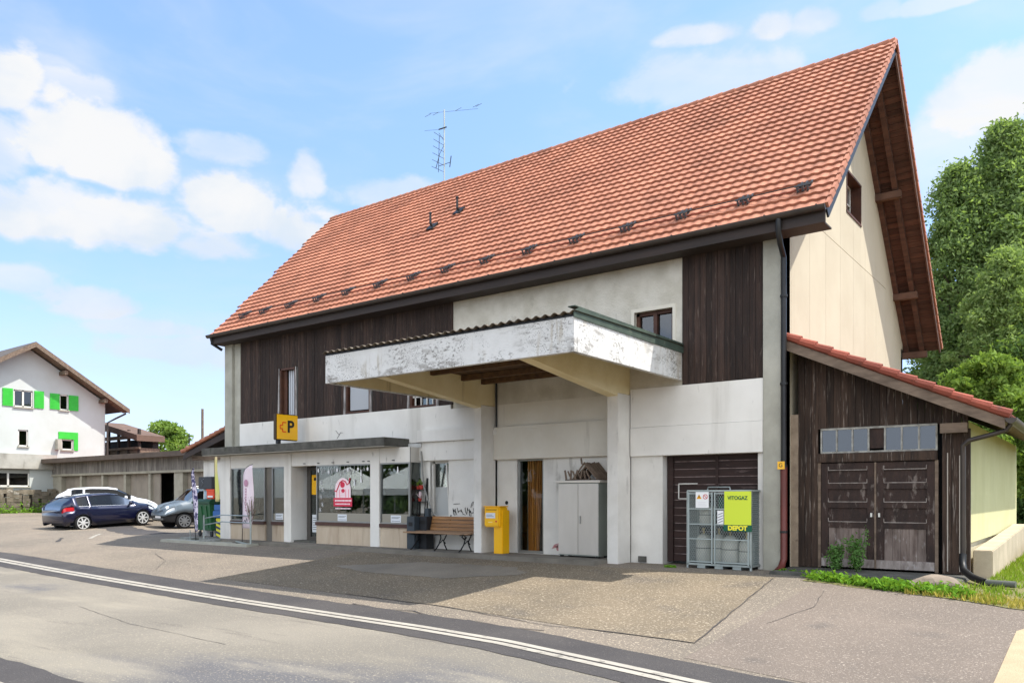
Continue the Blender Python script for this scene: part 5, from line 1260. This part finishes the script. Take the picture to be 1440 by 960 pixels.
# weeds, grass
def blades(name,pts,h,m,r,wid=.012,kind='stuff',lab=None,cat=None):
    n=len(pts); a=r.uniform(0,2*PI,n); hh_=h*r.uniform(.4,1.25,n); w=wid*r.uniform(.6,1.4,n)
    dx=np.stack([np.cos(a)*w,np.sin(a)*w,np.zeros(n)],1); ln=r.normal(size=(n,3))*.35; ln[:,2]=1; tip=pts+ln*hh_[:,None]
    mid=(pts+tip)/2+dx*.8
    V_=np.stack([pts-dx,pts+dx,mid,tip],1).reshape(-1,3)
    return np_mesh(name,V_,4,m,None,lab,cat,kind)
r=np.random.default_rng(21)
def scatter(n,x0,x1,y0,y1,cond=None):
    P=[]
    while len(P)<n:
        x=r.uniform(x0,x1);y=r.uniform(y0,y1)
        if cond is None or cond(x,y): P.append((x,y,G(x,y)+.005))
    return np.array(P)
edge=[(.75,-1.2),(1.2,-1.3),(2.17,-1.74),(2.95,-1.87),(3.93,-2.32),(8,-3.6)]
import mathutils.noise as mn
def lawn(x,y): return (x>3.28 or y<-.8) and y>interp(edge,x)+.02*math.sin(x*17) and (x>2.9 or y<interp(edge,x)+.35) and (mn.noise(Vector((x*1.7,y*1.7,0)))>-.22 or y>.5)
setp(blades('grass',scatter(16000,2.2,7.5,-3.4,8,lawn),.10,grass_m,r),'tufts of green grass along the lawn right of the shed','grass')
setp(blades('dry_grass',scatter(1500,2.4,5,-2.6,-1.4,lambda x,y:y>interp(edge,x)-.05 and y<interp(edge,x)+.5),.08,leafmat('dry_grass_mat',(190,170,90),(160,150,70),.2,2),r),'dry yellowish grass fringe along the asphalt edge','dry grass')
# leafy weeds strip
P=[]
for k in range(95):
    x=.85+2.35*r.uniform()**1.0; y=interp(edge,x)+.12+abs(r.normal())*.09; s=r.uniform(.06,.17)
    for j in range(26):
        a=r.uniform(0,2*PI); q=math.sqrt(r.uniform())*s*1.3; P.append((x+q*math.cos(a),y+q*math.sin(a),G(x,y)+r.uniform(0.01,s*1.0)))
setp(np_mesh('weeds',leaves(np.array(P),.045,r),4,leaf_w,None,None,None,'stuff'),'low leafy weeds along the asphalt edge before the shed','weeds')
P=[]
for (x,y,s) in ((.25,-.45,.1),(.45,-.5,.08),(.1,-.5,.06),(-2.0,-.62,.05),(-1.9,-.6,.04),(.75,-.9,.09)):
    for j in range(45): a=r.uniform(0,2*PI); q=math.sqrt(r.uniform())*s*1.6; P.append((x+q*math.cos(a),y+q*math.sin(a)*.6,G(x,y)+.01+r.uniform(0,s*.7)))
setp(np_mesh('weeds',leaves(np.array(P),.03,r),4,leaf_w,None,None,None,'stuff'),'scattered weeds along the wall foot and at the downpipe','weeds')
def weedplant(lab,x,y,h,w,seed):
    rg=np.random.default_rng(seed); t=thing('weed_plant',lab,'plant',(x,y,.05),group='tall weeds at the shed door'); mb=MB(); P=[]
    for k in range(7):
        a=rg.uniform(0,6.28); tx,ty=w*.6*math.cos(a)*rg.uniform(.2,1),w*.35*math.sin(a); hh_=h*rg.uniform(.55,1); mb.tube([(tx*.2,ty*.2,0),(tx*.6,ty*.6,hh_*.6),(tx,ty,hh_)],.005,4)
        for j in range(80):
            s=rg.uniform(.15,1); P.append((tx*s+rg.normal()*.045,ty*s+rg.normal()*.04,hh_*s+rg.normal()*.03))
    mb.build('stems',leaf_c,t,local=True); np_mesh('leaves',leaves(np.array(P),.035,rg),4,leafmat('weed_leaf',(70,110,56),(116,150,86),.3,3) if 'weed_leaf' not in bpy.data.materials else bpy.data.materials['weed_leaf'],t)
weedplant('taller bushy weed growing in front of the shed doors',1.30,.05,.78,.46,4); weedplant('smaller weed left of the taller one at the shed doors',.90,.12,.5,.3,5)
# ------------------------------------------------------------ cars
def car(lab,loc,heading,paint,spec,group='cars parked in the yard',pitch=0,scale=1,z=0):
    # local x forward, y left
    t=thing('parked_car',lab,'car',(loc[0],loc[1],z),heading,group=group)
    rim_m=mat('alloy_rim',(206,206,204),None,rough=.4,metal=.3); tyre_m=mat('tyre_rubber',(28,28,29),None,rough=.85)
    L_=spec['L']; Wd=spec['W']/2; xr=spec['xr']; xf=spec['xf']; wr=spec['wr']
    st=spec['st']  # list of (x, zb, belt z, halfw factor, top z, top halfw)
    def prof(x,i):
        for a,b in zip(st[:-1],st[1:]):
            if a[0]<=x<=b[0]:
                f=(x-a[0])/(b[0]-a[0]+1e-9); return a[i]+(b[i]-a[i])*f
        return st[-1][i] if x>st[-1][0] else st[0][i]
    xs=set(s[0] for s in st)
    ar=wr*1.14
    for c in (xr,xf):
        for k in range(11): xs.add(round(c-ar+2*ar*k/10,4))
    xs=sorted(xs); xs2=[xs[0]]
    for x in xs[1:]:
        if x-xs2[-1]>.03: xs2.append(x)
    xs=xs2
    V_=[];rows=9
    for x in xs:
        zb=prof(x,1); 
        zbb=zb
        for c in (xr,xf):
            if abs(x-c)<ar: zbb=max(zbb,wr+math.sqrt(max(0,ar*ar-(x-c)**2))-.02)
        be=prof(x,2); hw=prof(x,3)*Wd; tz=prof(x,4); tw=prof(x,5)*Wd
        mid=max(zbb+.02,(zb+be)*.52)
        lowtop=max(mid,zbb)
        pts=[(hw*.93,zbb),(hw*.985,zbb+(lowtop-zbb)*.5),(hw,lowtop),(hw*.99,lowtop+(be-lowtop)*.55),(hw*.955,be)]
        pts+=[(tw+(hw*.93-tw)*.12,tz-(tz-be)*.14),(tw*.9,tz-.025*(1 if tz-be>.2 else .4)),(tw*.5,tz),(0,tz+.012)]
        V_.append([(x,p[0],p[1]) for p in pts])
    def vid(i,j,side): return (i*rows+j)*2+side
    allv=[]
    for row in V_:
        for (x,y,zz) in row: allv+=[(x,y,zz),(x,-y,zz)]
    n=len(xs); cat_={}
    cab=spec['cab']  # (rear glass x0,x1, side start.., windshield x0,x1)
    for i in range(n-1):
        xm=(xs[i]+xs[i+1])/2
        for j in range(rows-1):
            for sd in (0,1):
                f=(vid(i,j,sd),vid(i+1,j,sd),vid(i+1,j+1,sd),vid(i,j+1,sd)); k='body'
                tz=prof(xm,4); be=prof(xm,2)
                if j==4:
                    for q_,(a,b) in enumerate(spec['side']):
                        if a<xm<b: k='side_window|%d%d'%(q_,sd)
                if j>=5 and cab[2]<xm<cab[3]: k='windscreen'
                if j>=5 and cab[0]<xm<cab[1]: k='rear_window'
                if j==3 and xm>L_/2-spec.get('hl',.42) : k='headlight|%d'%sd
                if j==3 and xm<-L_/2+spec.get('tl',.30): k='taillight|%d'%sd
                if j<=1 and spec.get('clad'): k='bumper'
                if sd==1: f=f[::-1]
                cat_.setdefault(k,[]).append(f)
    # ends
    for (i,k0) in ((0,'rear'),(n-1,'front')):
        for j in range(rows-1):
            f=(vid(i,j,0),vid(i,j+1,0),vid(i,j+1,1),vid(i,j,1)); 
            k='body'
            if j==0 and spec.get('clad'): k='bumper'
            if k0=='front' and j==1: k='grille'
            if i: f=f[::-1]
            cat_.setdefault(k,[]).append(f)
    mm={'body':paint,'side_window':glass_dark,'windscreen':glass_dark,'rear_window':glass_dark,'headlight':mat('headlight_lens',(200,206,212),None,rough=.15,metal=.3),'taillight':mat('taillight_lens',(170,20,28),None,rough=.2,coat=.5),'bumper':mat('black_cladding',(30,30,32),None,rough=.6),'grille':black}
    objs={}
    body=None
    for kk in sorted(cat_,key=lambda q:(q!='body',q)):
        k=kk.split('|')[0]; fs=cat_[kk]; used=sorted(set(i for f in fs for i in f)); mp={u:q for q,u in enumerate(used)}
        me=bpy.data.meshes.new(k); me.from_pydata([allv[u] for u in used],[],[tuple(mp[i] for i in f) for f in fs]); me.materials.append(mm[k]); me.polygons.foreach_set('use_smooth',[True]*len(me.polygons))
        try: me.set_sharp_from_angle(angle=R(35))
        except Exception: pass
        o=link(bpy.data.objects.new(k,me)); o.parent=t
        if k=='body': 
            ss=o.modifiers.new('t','SOLIDIFY'); ss.thickness=.03; ss.offset=-1
        objs[k]=o
    # cabin interior: dark seats block, underbody
    mb=MB(); mb.box(-L_/2+.25,L_/2-.3,-Wd*.70,Wd*.70,.24,.62); mb.build('underbody',black,t,local=True)
    mb=MB()
    for (x,) in ((spec['seat'][0],),(spec['seat'][1],)):
        for y in (-.36,.36): mb.box(x-.06,x+.1,y-.22,y+.22,.5,1.05); mb.box(x-.05,x+.05,y-.1,y+.1,1.08,1.25)
    mb.build('seats',mat('dark_seat_fabric',(46,46,50),None),t,local=True)
    # pillars lines: door shut lines and handles
    mb=MB(); be=lambda x: prof(x,2)
    for s in (-1,1):
        for x in spec['doors']: mb.box(x-.006,x+.006,s*Wd*.99-.012,s*Wd*.99+.012 if s>0 else s*Wd*.99+.012,.32,be(x)-.02)
    mb.build('door_gap',black,t,local=True)
    for s in (-1,1):
        for x in spec['handles']: MB().box(x-.09,x+.09,s*(Wd*.985)-.02,s*(Wd*.985)+.02,be(x)-.17,be(x)-.14).build('door_handle',spec.get('hm',paint),t,local=True,bevel=.006)
        # side trim along belt
        x0,x1=spec['belt']; pts=[(x0+(x1-x0)*k/8,s*(prof(x0+(x1-x0)*k/8,3)*Wd*.955+.004),be(x0+(x1-x0)*k/8)+.002) for k in range(9)]
        MB().tube(pts,.010,5).build('belt_trim',mat('chrome_trim',(190,192,196),None,rough=.25,metal=.9),t,local=True)
        # B pillar
        mx_=MB(); xm=spec['mirror']; mx_.lathe((xm,s*(Wd+.10),be(xm)+.09),[(.02,-.06),(.075,-.04),(.085,0),(.07,.05),(.03,.07)],12,'x'); mx_.build('wing_mirror',paint,t,local=True,smooth=True); 
        MB().bar((xm+.02,s*(Wd*.94),be(xm)+.03),(xm,s*(Wd+.06),be(xm)+.07),.04).build('mirror_arm',black,t,local=True)
        for (xw) in (xr,xf):
            yw=s*(Wd-.02)
            w=MB().lathe((xw,yw-s*.10,wr),[(wr*.62,-.10),(wr*.94,-.10),(wr,-.07),(wr,.07),(wr*.94,.10),(wr*.62,.10)],28,'y').build('wheel',tyre_m,t,local=True,smooth=True)
            mb=MB(); y0=yw+s*.012
            for k in range(spec.get('spokes',10)):
                a=2*PI*k/spec.get('spokes',10); mb.bar((xw,y0,wr),(xw+wr*.70*math.cos(a),y0-s*.01,wr+wr*.70*math.sin(a)),.055,.02,up=(0,1,0))
            for k in range(28):
                a=2*PI*k/28;b=2*PI*(k+1)/28; mb.bar((xw+wr*.70*math.cos(a),y0,wr+wr*.70*math.sin(a)),(xw+wr*.70*math.cos(b),y0,wr+wr*.70*math.sin(b)),.03,.03)
            mb.lathe((xw,y0,wr),[(.05,-.012),(.05,.012)],10,'y')
            mb.build('rim',spec.get('rim',rim_m),w,local=True)
            MB().lathe((xw,yw-s*.12,wr),[(wr*.66,-.03),(wr*.66,.03)],20,'y').build('brake_disc',black,w,local=True)
    zpl=spec.get('plz',.62)
    xe=-L_/2-.012; MB().box(xe-.01,xe+.006,-.26,.26,zpl,zpl+.11).build('number_plate',white_mark,t,local=True)
    xe=L_/2+.012; MB().box(xe-.006,xe+.01,-.26,.26,.42,.53).build('number_plate',white_mark,t,local=True)
    return t
hatch=dict(L=4.12,tl=.42,W=1.79,xr=-1.30,xf=1.31,spokes=7,wr=.335,doors=(1.0,-.05,-.95),handles=(.12,-.85),belt=(-1.55,.95),mirror=.72,seat=(.15,-.75),
  cab=(-2.08,-1.62,.45,1.22),side=((-1.42,-1.02),(-.92,-.12),(.0,.82)),plz=.60,
  st=[(-2.06,.36,.84,.86,.92,.70),(-2.03,.27,.95,.93,1.03,.72),(-1.95,.25,1.0,.97,1.14,.70),(-1.62,.24,1.01,.99,1.36,.66),(-1.30,.22,1.0,1.0,1.42,.69),(-.6,.20,.98,1.0,1.465,.73),(.0,.20,.955,1.0,1.46,.74),(.38,.20,.94,1.0,1.41,.73),(1.22,.20,.90,1.0,.975,.80),(1.6,.21,.84,.97,.90,.80),(1.88,.23,.72,.92,.78,.76),(2.02,.26,.62,.84,.68,.66),(2.06,.34,.52,.76,.58,.58)])
small=dict(L=3.69,W=1.64,xr=-1.16,xf=1.14,wr=.31,doors=(.75,-.15,-.95),handles=(.0,-.8),belt=(-1.45,.85),mirror=.62,seat=(.05,-.75),clad=True,hl=.34,tl=.2,
  cab=(-1.84,-1.66,.50,.98),side=((-1.5,-1.08),(-1.0,-.2),(-.1,.68)),plz=.8,spokes=9,rim=mat('dark_alloy',(130,132,134),None,rough=.4,metal=.6),
  st=[(-1.845,.40,.86,.88,.95,.72),(-1.80,.30,.98,.95,1.1,.78),(-1.66,.28,1.0,.98,1.52,.74),(-1.4,.26,.99,1.0,1.575,.78),(-.6,.25,.98,1.0,1.61,.80),(.1,.25,.97,1.0,1.60,.80),(.50,.25,.96,1.0,1.54,.78),(.98,.25,.98,1.0,1.08,.84),(1.35,.26,.92,.98,.99,.84),(1.62,.28,.82,.95,.90,.80),(1.78,.30,.72,.90,.78,.74),(1.845,.36,.60,.84,.66,.66)])
paint_navy=mat('navy_metallic_paint',(10,14,46),None,rough=.3,metal=.35,coat=1); paint_white=mat('white_car_paint',(225,226,228),None,rough=.3,coat=.8); paint_grey=mat('blue_grey_car_paint',(96,108,118),None,rough=.45,coat=.4)
def hd(fwd,right): return math.atan2(FW[1]*fwd+RT[1]*right,FW[0]*fwd+RT[0]*right)
h=hd(.836,.551); hv=Vector((math.cos(h),math.sin(h))); lf=Vector((-hv.y,hv.x))
near=Vector((-28.82,2.1)); c=near+lf*(.87)
nc=car('dark navy hatchback parked with its rear to the road','' and None or (c.x,c.y),h,paint_navy,hatch,z=.04); nc.rotation_euler=(0,-R(3.6),h)
c2=Vector((-31.9,3.35)); h2=hd(.45,.89)
car('white hatchback mostly hidden behind the navy car',(c2.x,c2.y),h2,paint_white,hatch,z=G(-31.9,3.35)+.05)
h3=hd(-.70,-.714); hv3=Vector((math.cos(h3),math.sin(h3))); lf3=Vector((-hv3.y,hv3.x))
fw=Vector((-26.6,4.17))+Vector((-RT[0],-RT[1]))*.12; c3=fw-hv3*1.14-lf3*.80
g3=car('small blue grey crossover car facing the yard beside the waste container',(c3.x,c3.y),h3,paint_grey,small,z=.0)
mb=MB(); [mb.tube([(-1.5,s*.62,1.60),(-1.3,s*.64,1.66),(.1,s*.64,1.68),(.3,s*.62,1.62)],.018,6) for s in (-1,1)]; g3.scale=(1.08,1.08,1.08); mb.build('roof_rail',alu,g3,local=True)
mb=MB(); mb.box(1.80,1.87,-.5,.5,.34,.42); mb.build('skid_plate',alu,g3,local=True,bevel=.01)
for s in (-1,1): MB().lathe((1.72,s*.58,.78),[(.11,-.05),(.12,.0),(.09,.08)],14,'x').build('headlight',mat('clear_lamp',(220,228,234),None,rough=.1,metal=.2),g3,local=True,smooth=True)
# ------------------------------------------------------------ white house with green shutters
H=thing('white_house','white gabled house with green shutters at the left edge','house',(-52,6.5,.4))
hw=mat('house_white_render',(190,195,192),(182,186,181),.8,.85,.2,20,stains=[((178,174,164),.8,.62,.2,(1,1,.4),.3)])
xh=-48
wins=[(5.62,6.68,6.80,7.82),(8.24,8.76,6.82,7.78),(5.86,6.42,4.42,5.42),(8.35,9.05,4.32,4.98),(5.06-.9,6.5,1.98,3.05)]
def house():
    mb=MB(); Y0,Y1=1.9,11.07; eave=6.96; pk=(6.5,10.35)
    cuts=sorted(set([Y0,Y1,6.5]+[w[0] for w in wins]+[w[1] for w in wins]))
    top=lambda y: pk[1]-abs(y-6.5)*.62
    for a,b in zip(cuts[:-1],cuts[1:]):
        hs=sorted([(w[2],w[3]) for w in wins if w[0]<=a+1e-6 and w[1]>=b-1e-6]); z=0
        for (c,d) in hs: mb.box(xh-.3,xh,a,b,z,c); z=d
        mb.prism([(a,z),(b,z),(b,top(b)),(a,top(a))],'x',xh-.3,xh)
    mb.build('wall',hw,H)
    MB().box(xh-12,xh-.3,Y1-.3,Y1,0,7.2).build('wall',hw,H); 
    for s in (1,-1):
        e0=(6.5+s*5.75,6.95-.0); mb=MB(); mb.prism([(6.5,10.72),(e0[0],e0[1]+.2),(e0[0],e0[1]+.05),(6.5,10.55)],'x',xh-12,xh+.9); mb.build('roof',mat('grey_brown_roof',(92,86,82),(76,70,66),2,.85),H)
        mb=MB(); mb.prism([(6.5,10.54),(e0[0],e0[1]+.04),(e0[0],e0[1]-.02),(6.5,10.46)],'x',xh-.0,xh+.85); mb.build('eave_boards',wood_weather,H)
        mb=MB(); mb.prism([(6.5,10.70),(e0[0],e0[1]+.18),(e0[0],e0[1]-.10),(6.5,10.40)],'x',xh+.85,xh+.92); mb.build('barge_board',wood_weather,H)
    for y in (8.3,10.75): z=10.35-abs(y-6.5)*.62-.12; MB().box(xh,xh+.8,y-.1,y+.1,z-.15,z+.08).build('purlin_end',wood_weather,H)
    MB().tube([(xh+.7,12.1,6.85),(xh+.3,11.6,6.5),(xh+.15,11.15,6.2),(xh+.15,11.15,3.95)],.06,8).build('downpipe',metal_gutter,H,smooth=True)
    green=mat('bright_green_shutter',(58,186,58),(50,172,50),3,.5)
    for i,w in enumerate(wins):
        f=MB(); f.box(xh-.15,xh-.05,w[0],w[0]+.07,w[2],w[3]); f.box(xh-.15,xh-.05,w[1]-.07,w[1],w[2],w[3]); f.box(xh-.15,xh-.05,w[0],w[1],w[3]-.07,w[3]); f.box(xh-.15,xh-.05,w[0],w[1],w[2],w[2]+.07)
        if w[1]-w[0]>.9: f.box(xh-.15,xh-.05,(w[0]+w[1])/2-.05,(w[0]+w[1])/2+.05,w[2],w[3])
        o=f.build('window',frame_white,H); MB().box(xh-.11,xh-.1,w[0]+.07,w[1]-.07,w[2]+.07,w[3]-.07).build('pane',glass_old,o); MB().box(xh-.29,xh-.2,w[0],w[1],w[2],w[3]).build('inner_blind',mat('dim_window_inside',(70,66,62),(110,112,112),2,.8),o)
        MB().box(xh,xh+.08,w[0]-.05,w[1]+.05,w[2]-.08,w[2]).build('sill',concrete,o)
        if i==4: MB().box(xh-.14,xh-.04,w[0],w[1],w[3]-.28,w[3]-.02).build('roller_box',panel_grey,o)
    def shut(a,b,z0,z1): 
        mb=MB(); mb.box(xh+.01,xh+.05,a,b,z0,z1); k=z0+.1
        while k<z1-.1: mb.box(xh+.05,xh+.06,a+.05,b-.05,k,k+.05); k+=.09
        mb.build('shutter',green,H)
    for a,b in ((5.0,5.55),(6.75,7.35),(7.05+.0,7.62),(8.32,8.9)): 
        pass
    shut(5.0,5.56,6.8,7.85); shut(6.76,7.30,6.8,7.85); shut(7.66,8.22,6.82,7.8); shut(8.78,9.36,6.82,7.78)
    mb=MB(); mb.box(xh+.01,xh+.04,8.16,9.34,4.99,5.44); mb.box(xh+.01,xh+.04,9.09,9.34,4.3,4.99); mb.build('shutter',green,H); MB().box(xh+.05,xh+.4,7.95,8.2,4.3,4.95).build('flower_box',concrete,H)
    MB().box(xh,xh+.25,1.9,7.98,3.05,3.95).build('concrete_band',mat('old_grey_band',(176,172,162),(150,146,136),1.5,.9,.2,20,stains=[((110,106,98),1.5,.6,.15,(1,1,.3),.5)]),H)
house()
t=thing('rubble_wall','low grey stone wall overgrown with weeds under the white house','stone wall',(-47,5,.4)); 
mb=MB(); y=2.0; rr=random.Random(3)
while y<7.9:
    z=.2
    while z<1.65: w_=rr.uniform(.3,.6); hh_=rr.uniform(.22,.32); mb.box(-47.75,-47.2-rr.uniform(0,.05),y,min(y+w_,7.95),z,z+hh_-.015); z+=hh_
    y+=rr.uniform(.35,.55)
mb.build('masonry',mat('mossy_rubble',(128,118,104),(84,78,64),2.5,.95,.6,12,island=.25,stains=[((190,184,172),1.8,.58,.1,(1,1,1),.6)]),t)
P=[]
for k in range(60):
    y=r.uniform(2,8); s=r.uniform(.1,.32)
    for j in range(30): P.append((-46.8+r.normal()*.15,y+r.normal()*s*.6,.40+abs(r.normal())*s))
setp(np_mesh('weeds',leaves(np.array(P),.07,r),4,leaf_w,None,None,None,'stuff'),'weeds growing at the foot of the stone wall by the house','weeds')
# ------------------------------------------------------------ garages
Gr=thing('garage_row','row of grey garages with a flat roof behind the parked cars','garage',(-38,9.5,.4))
gd=mat('beige_garage_door',(150,140,126),(134,124,112),2,.8,.1,20,island=.05); gp=mat('grey_beige_pillar',(172,166,150),(150,145,130),2,.9,.2,20,stains=[((110,106,96),1.6,.6,.14,V,.5)])
doors=[(-46.87,-44.47),(-44.25,-41.85),(-41.62,-39.3),(-39.05,-36.65),(-36.45,-34.12),(-33.3,-31.0),(-30.75,-28.5)]
px=[-48.2]
MB().box(-48,-28.3,7.75,8.35,2.62,2.74).build('lintel',gp,Gr)
mb=MB(); x=-48
while x<-28.3: mb.box(x,x+.235,7.78+random.uniform(0,.02),8.2,2.745,3.42); x+=.24
mb.build('wood_fascia',mat('silver_grey_boards',(142,136,128),(104,98,92),2,.9,.3,20,stretch=(4,4,.5),island=.2,stains=[((66,62,58),3,.58,.12,(4,4,.3),.6)]),Gr)
MB().prism([(7.1,3.46),(15,3.95),(15,4.1),(7.1,3.62)],'x',-48.6,-27.9).build('roof',tile_old,Gr); MB().box(-48.6,-27.9,7.05,7.15,3.40,3.66).build('fascia_board',mat('brown_grey_board',(96,82,72),(78,68,60),2,.8),Gr)
MB().prism([(7.16,3.44),(14.9,3.92),(14.9,3.86),(7.16,3.38)],'x',-48.5,-28).build('soffit',wood_weather,Gr)
for i,(a,b) in enumerate(doors):
    prev=-48 if i==0 else doors[i-1][1]; MB().box(prev,a,7.85,8.3,0,2.62).build('pillar',gp,Gr)
    if i==4:
        MB().box(a,a+.75,8.0,8.05,.2,2.6).build('door_leaf',gd,Gr,label='half open garage door leaf'); MB().box(a,b,11.8,11.9,0,2.7).build('inner_wall',MATS['black_room'],Gr)
        mb=MB(); mb.bar((a+.95,8.4,.5),(a+1.3,9,2.2),.06); mb.bar((a+1.9,8.4,2.5),(a+2.1,8.6,.6),.07); mb.bar((a+.9,8.5,.6),(a+1.9,8.7,1.3),.08); mb.build('leaning_pole',wood_weather,Gr)
    else:
        mb=MB(); x=a; m_=(b-a)/4
        for k in range(4): mb.box(x+.006,x+m_-.006,8.12,8.18,.1,2.62); x+=m_
        mb.build('garage_door',gd,Gr)
MB().box(-28.5,-28.3,7.85,8.3,0,2.62).build('pillar',gp,Gr); MB().box(-48,-28.3,12,12.1,0,3.7).build('rear_wall',gp,Gr); MB().box(-28.4,-28.3,8.3,12,0,3.6).build('side_wall',gp,Gr); MB().box(-48,-28.4,8.3,12,2.75,2.8).build('ceiling',MATS['black_room'],Gr)
# brown timber building behind
Wb=thing('timber_outbuilding','brown timber outbuilding with sloping roof behind the garages','building',(-52,17,0))
MB().prism([(-58,6.75),(-53.6,6.75),(-48.0,5.55),(-48.0,5.15),(-53.6,6.3),(-58,6.3)],'y',13.2,15.2).build('roof',mat('brown_sheet_roof',(110,88,76),(90,72,62),2,.85),Wb)
mb=MB(); mb.box(-58,-48.3,13.6,15,2,4.7); mb.build('wall',wood_weather,Wb); mb=MB()
for x in (-54,-52.6,-51.2,-49.8,-48.4): mb.box(x-.08,x+.08,13.5,13.66,2,6.0)
mb.build('post',wood_fascia,Wb); MB().box(-58,-48.5,14.6,15,4.7,5.4).build('wall',wood_fascia,Wb); MB().box(-54.5,-48.2,13.45,13.6,4.62,4.78).build('handrail',wood_weather,Wb)
MB().box(-54.5,-48.2,13.4,13.55,5.35,5.6).build('beam',wood_weather,Wb)
setp(MB().tube([(-49.8,19.2,0),(-49.8,19.2,7.95)],[.12,.09],8).build('utility_pole',wood_weather),'bare wooden utility pole rising behind the garages','pole')
setp(MB().tube([(-52.1,19.5,0),(-52.1,19.5,6.2)],.05,6).build('thin_post',metal_dark),'thin dark post left of the utility pole','post')
t=thing('roof_mast','small distant aerial above the white house','antenna',(-60,7.6,9)); mb=MB(); mb.tube([(-60,7.6,8.5),(-60,7.6,13.6)],.03,6); mb.build('mast',metal_dark,t); mb=MB(); [mb.bar((-60,7.3,z),(-60,7.9,z),.03) for z in (12.2,12.9,13.5)]; mb.build('cross_arm',metal_dark,t)
# far red roofs beyond the garages
t=thing('distant_house','small distant red roofed house beyond the garages','house',(-75,34,0)); MB().box(-84,-66,34,40,0,5.6).build('wall',hw,t); MB().prism([(33.4,5.5),(40.6,5.5),(37,7.3)],'x',-84.4,-65.6).build('roof',tile_old,t)
# ------------------------------------------------------------ market tents across the road (seen in the shop windows)
tentm=mat('white_tent_fabric',(226,226,222),None,rough=.8)
for i,(x,y) in enumerate(((-22.5,-14.3),(-27.5,-14.6))):
    t=thing('market_tent',['white market tent across the road mirrored in the right shop window','white market tent across the road mirrored in the wide shop window'][i],'tent',(x,y,G(x,y)),group='market tents across the road'); s=1.7
    MB().add([(-s,-s,2.3),(s,-s,2.3),(s,s,2.3),(-s,s,2.3),(0,0,3.5),(-s,-s,2.0),(s,-s,2.0),(s,s,2.0),(-s,s,2.0)],[(0,1,4),(1,2,4),(2,3,4),(3,0,4),(0,5,6,1),(1,6,7,2),(2,7,8,3),(3,8,5,0)]).build('tent_roof',tentm,t,local=True)
    for a in (-s,s):
        for b in (-s,s): MB().tube([(a,b,0),(a,b,2.2)],.03,6).build('tent_pole',alu,t,local=True)
for i in range(4):  # unseen trees, added to give the shop windows dark reflections
    tree('roadside_tree',['dark tree across the road, leftmost of the four mirrored in the shop glass','dark tree across the road, second from the left in the mirrored row','dark tree across the road, third from the left in the mirrored row','dark tree across the road, rightmost of the mirrored row'][i],(-38+i*8,-27-2*(i%2),-.5),8+i%3,3.6,leaf_c,30+i,70,90,.3,.1,'oval',group='trees across the road',csize=.32)
print('objects',len(bpy.data.objects),'verts',sum(len(m.vertices) for m in bpy.data.meshes))
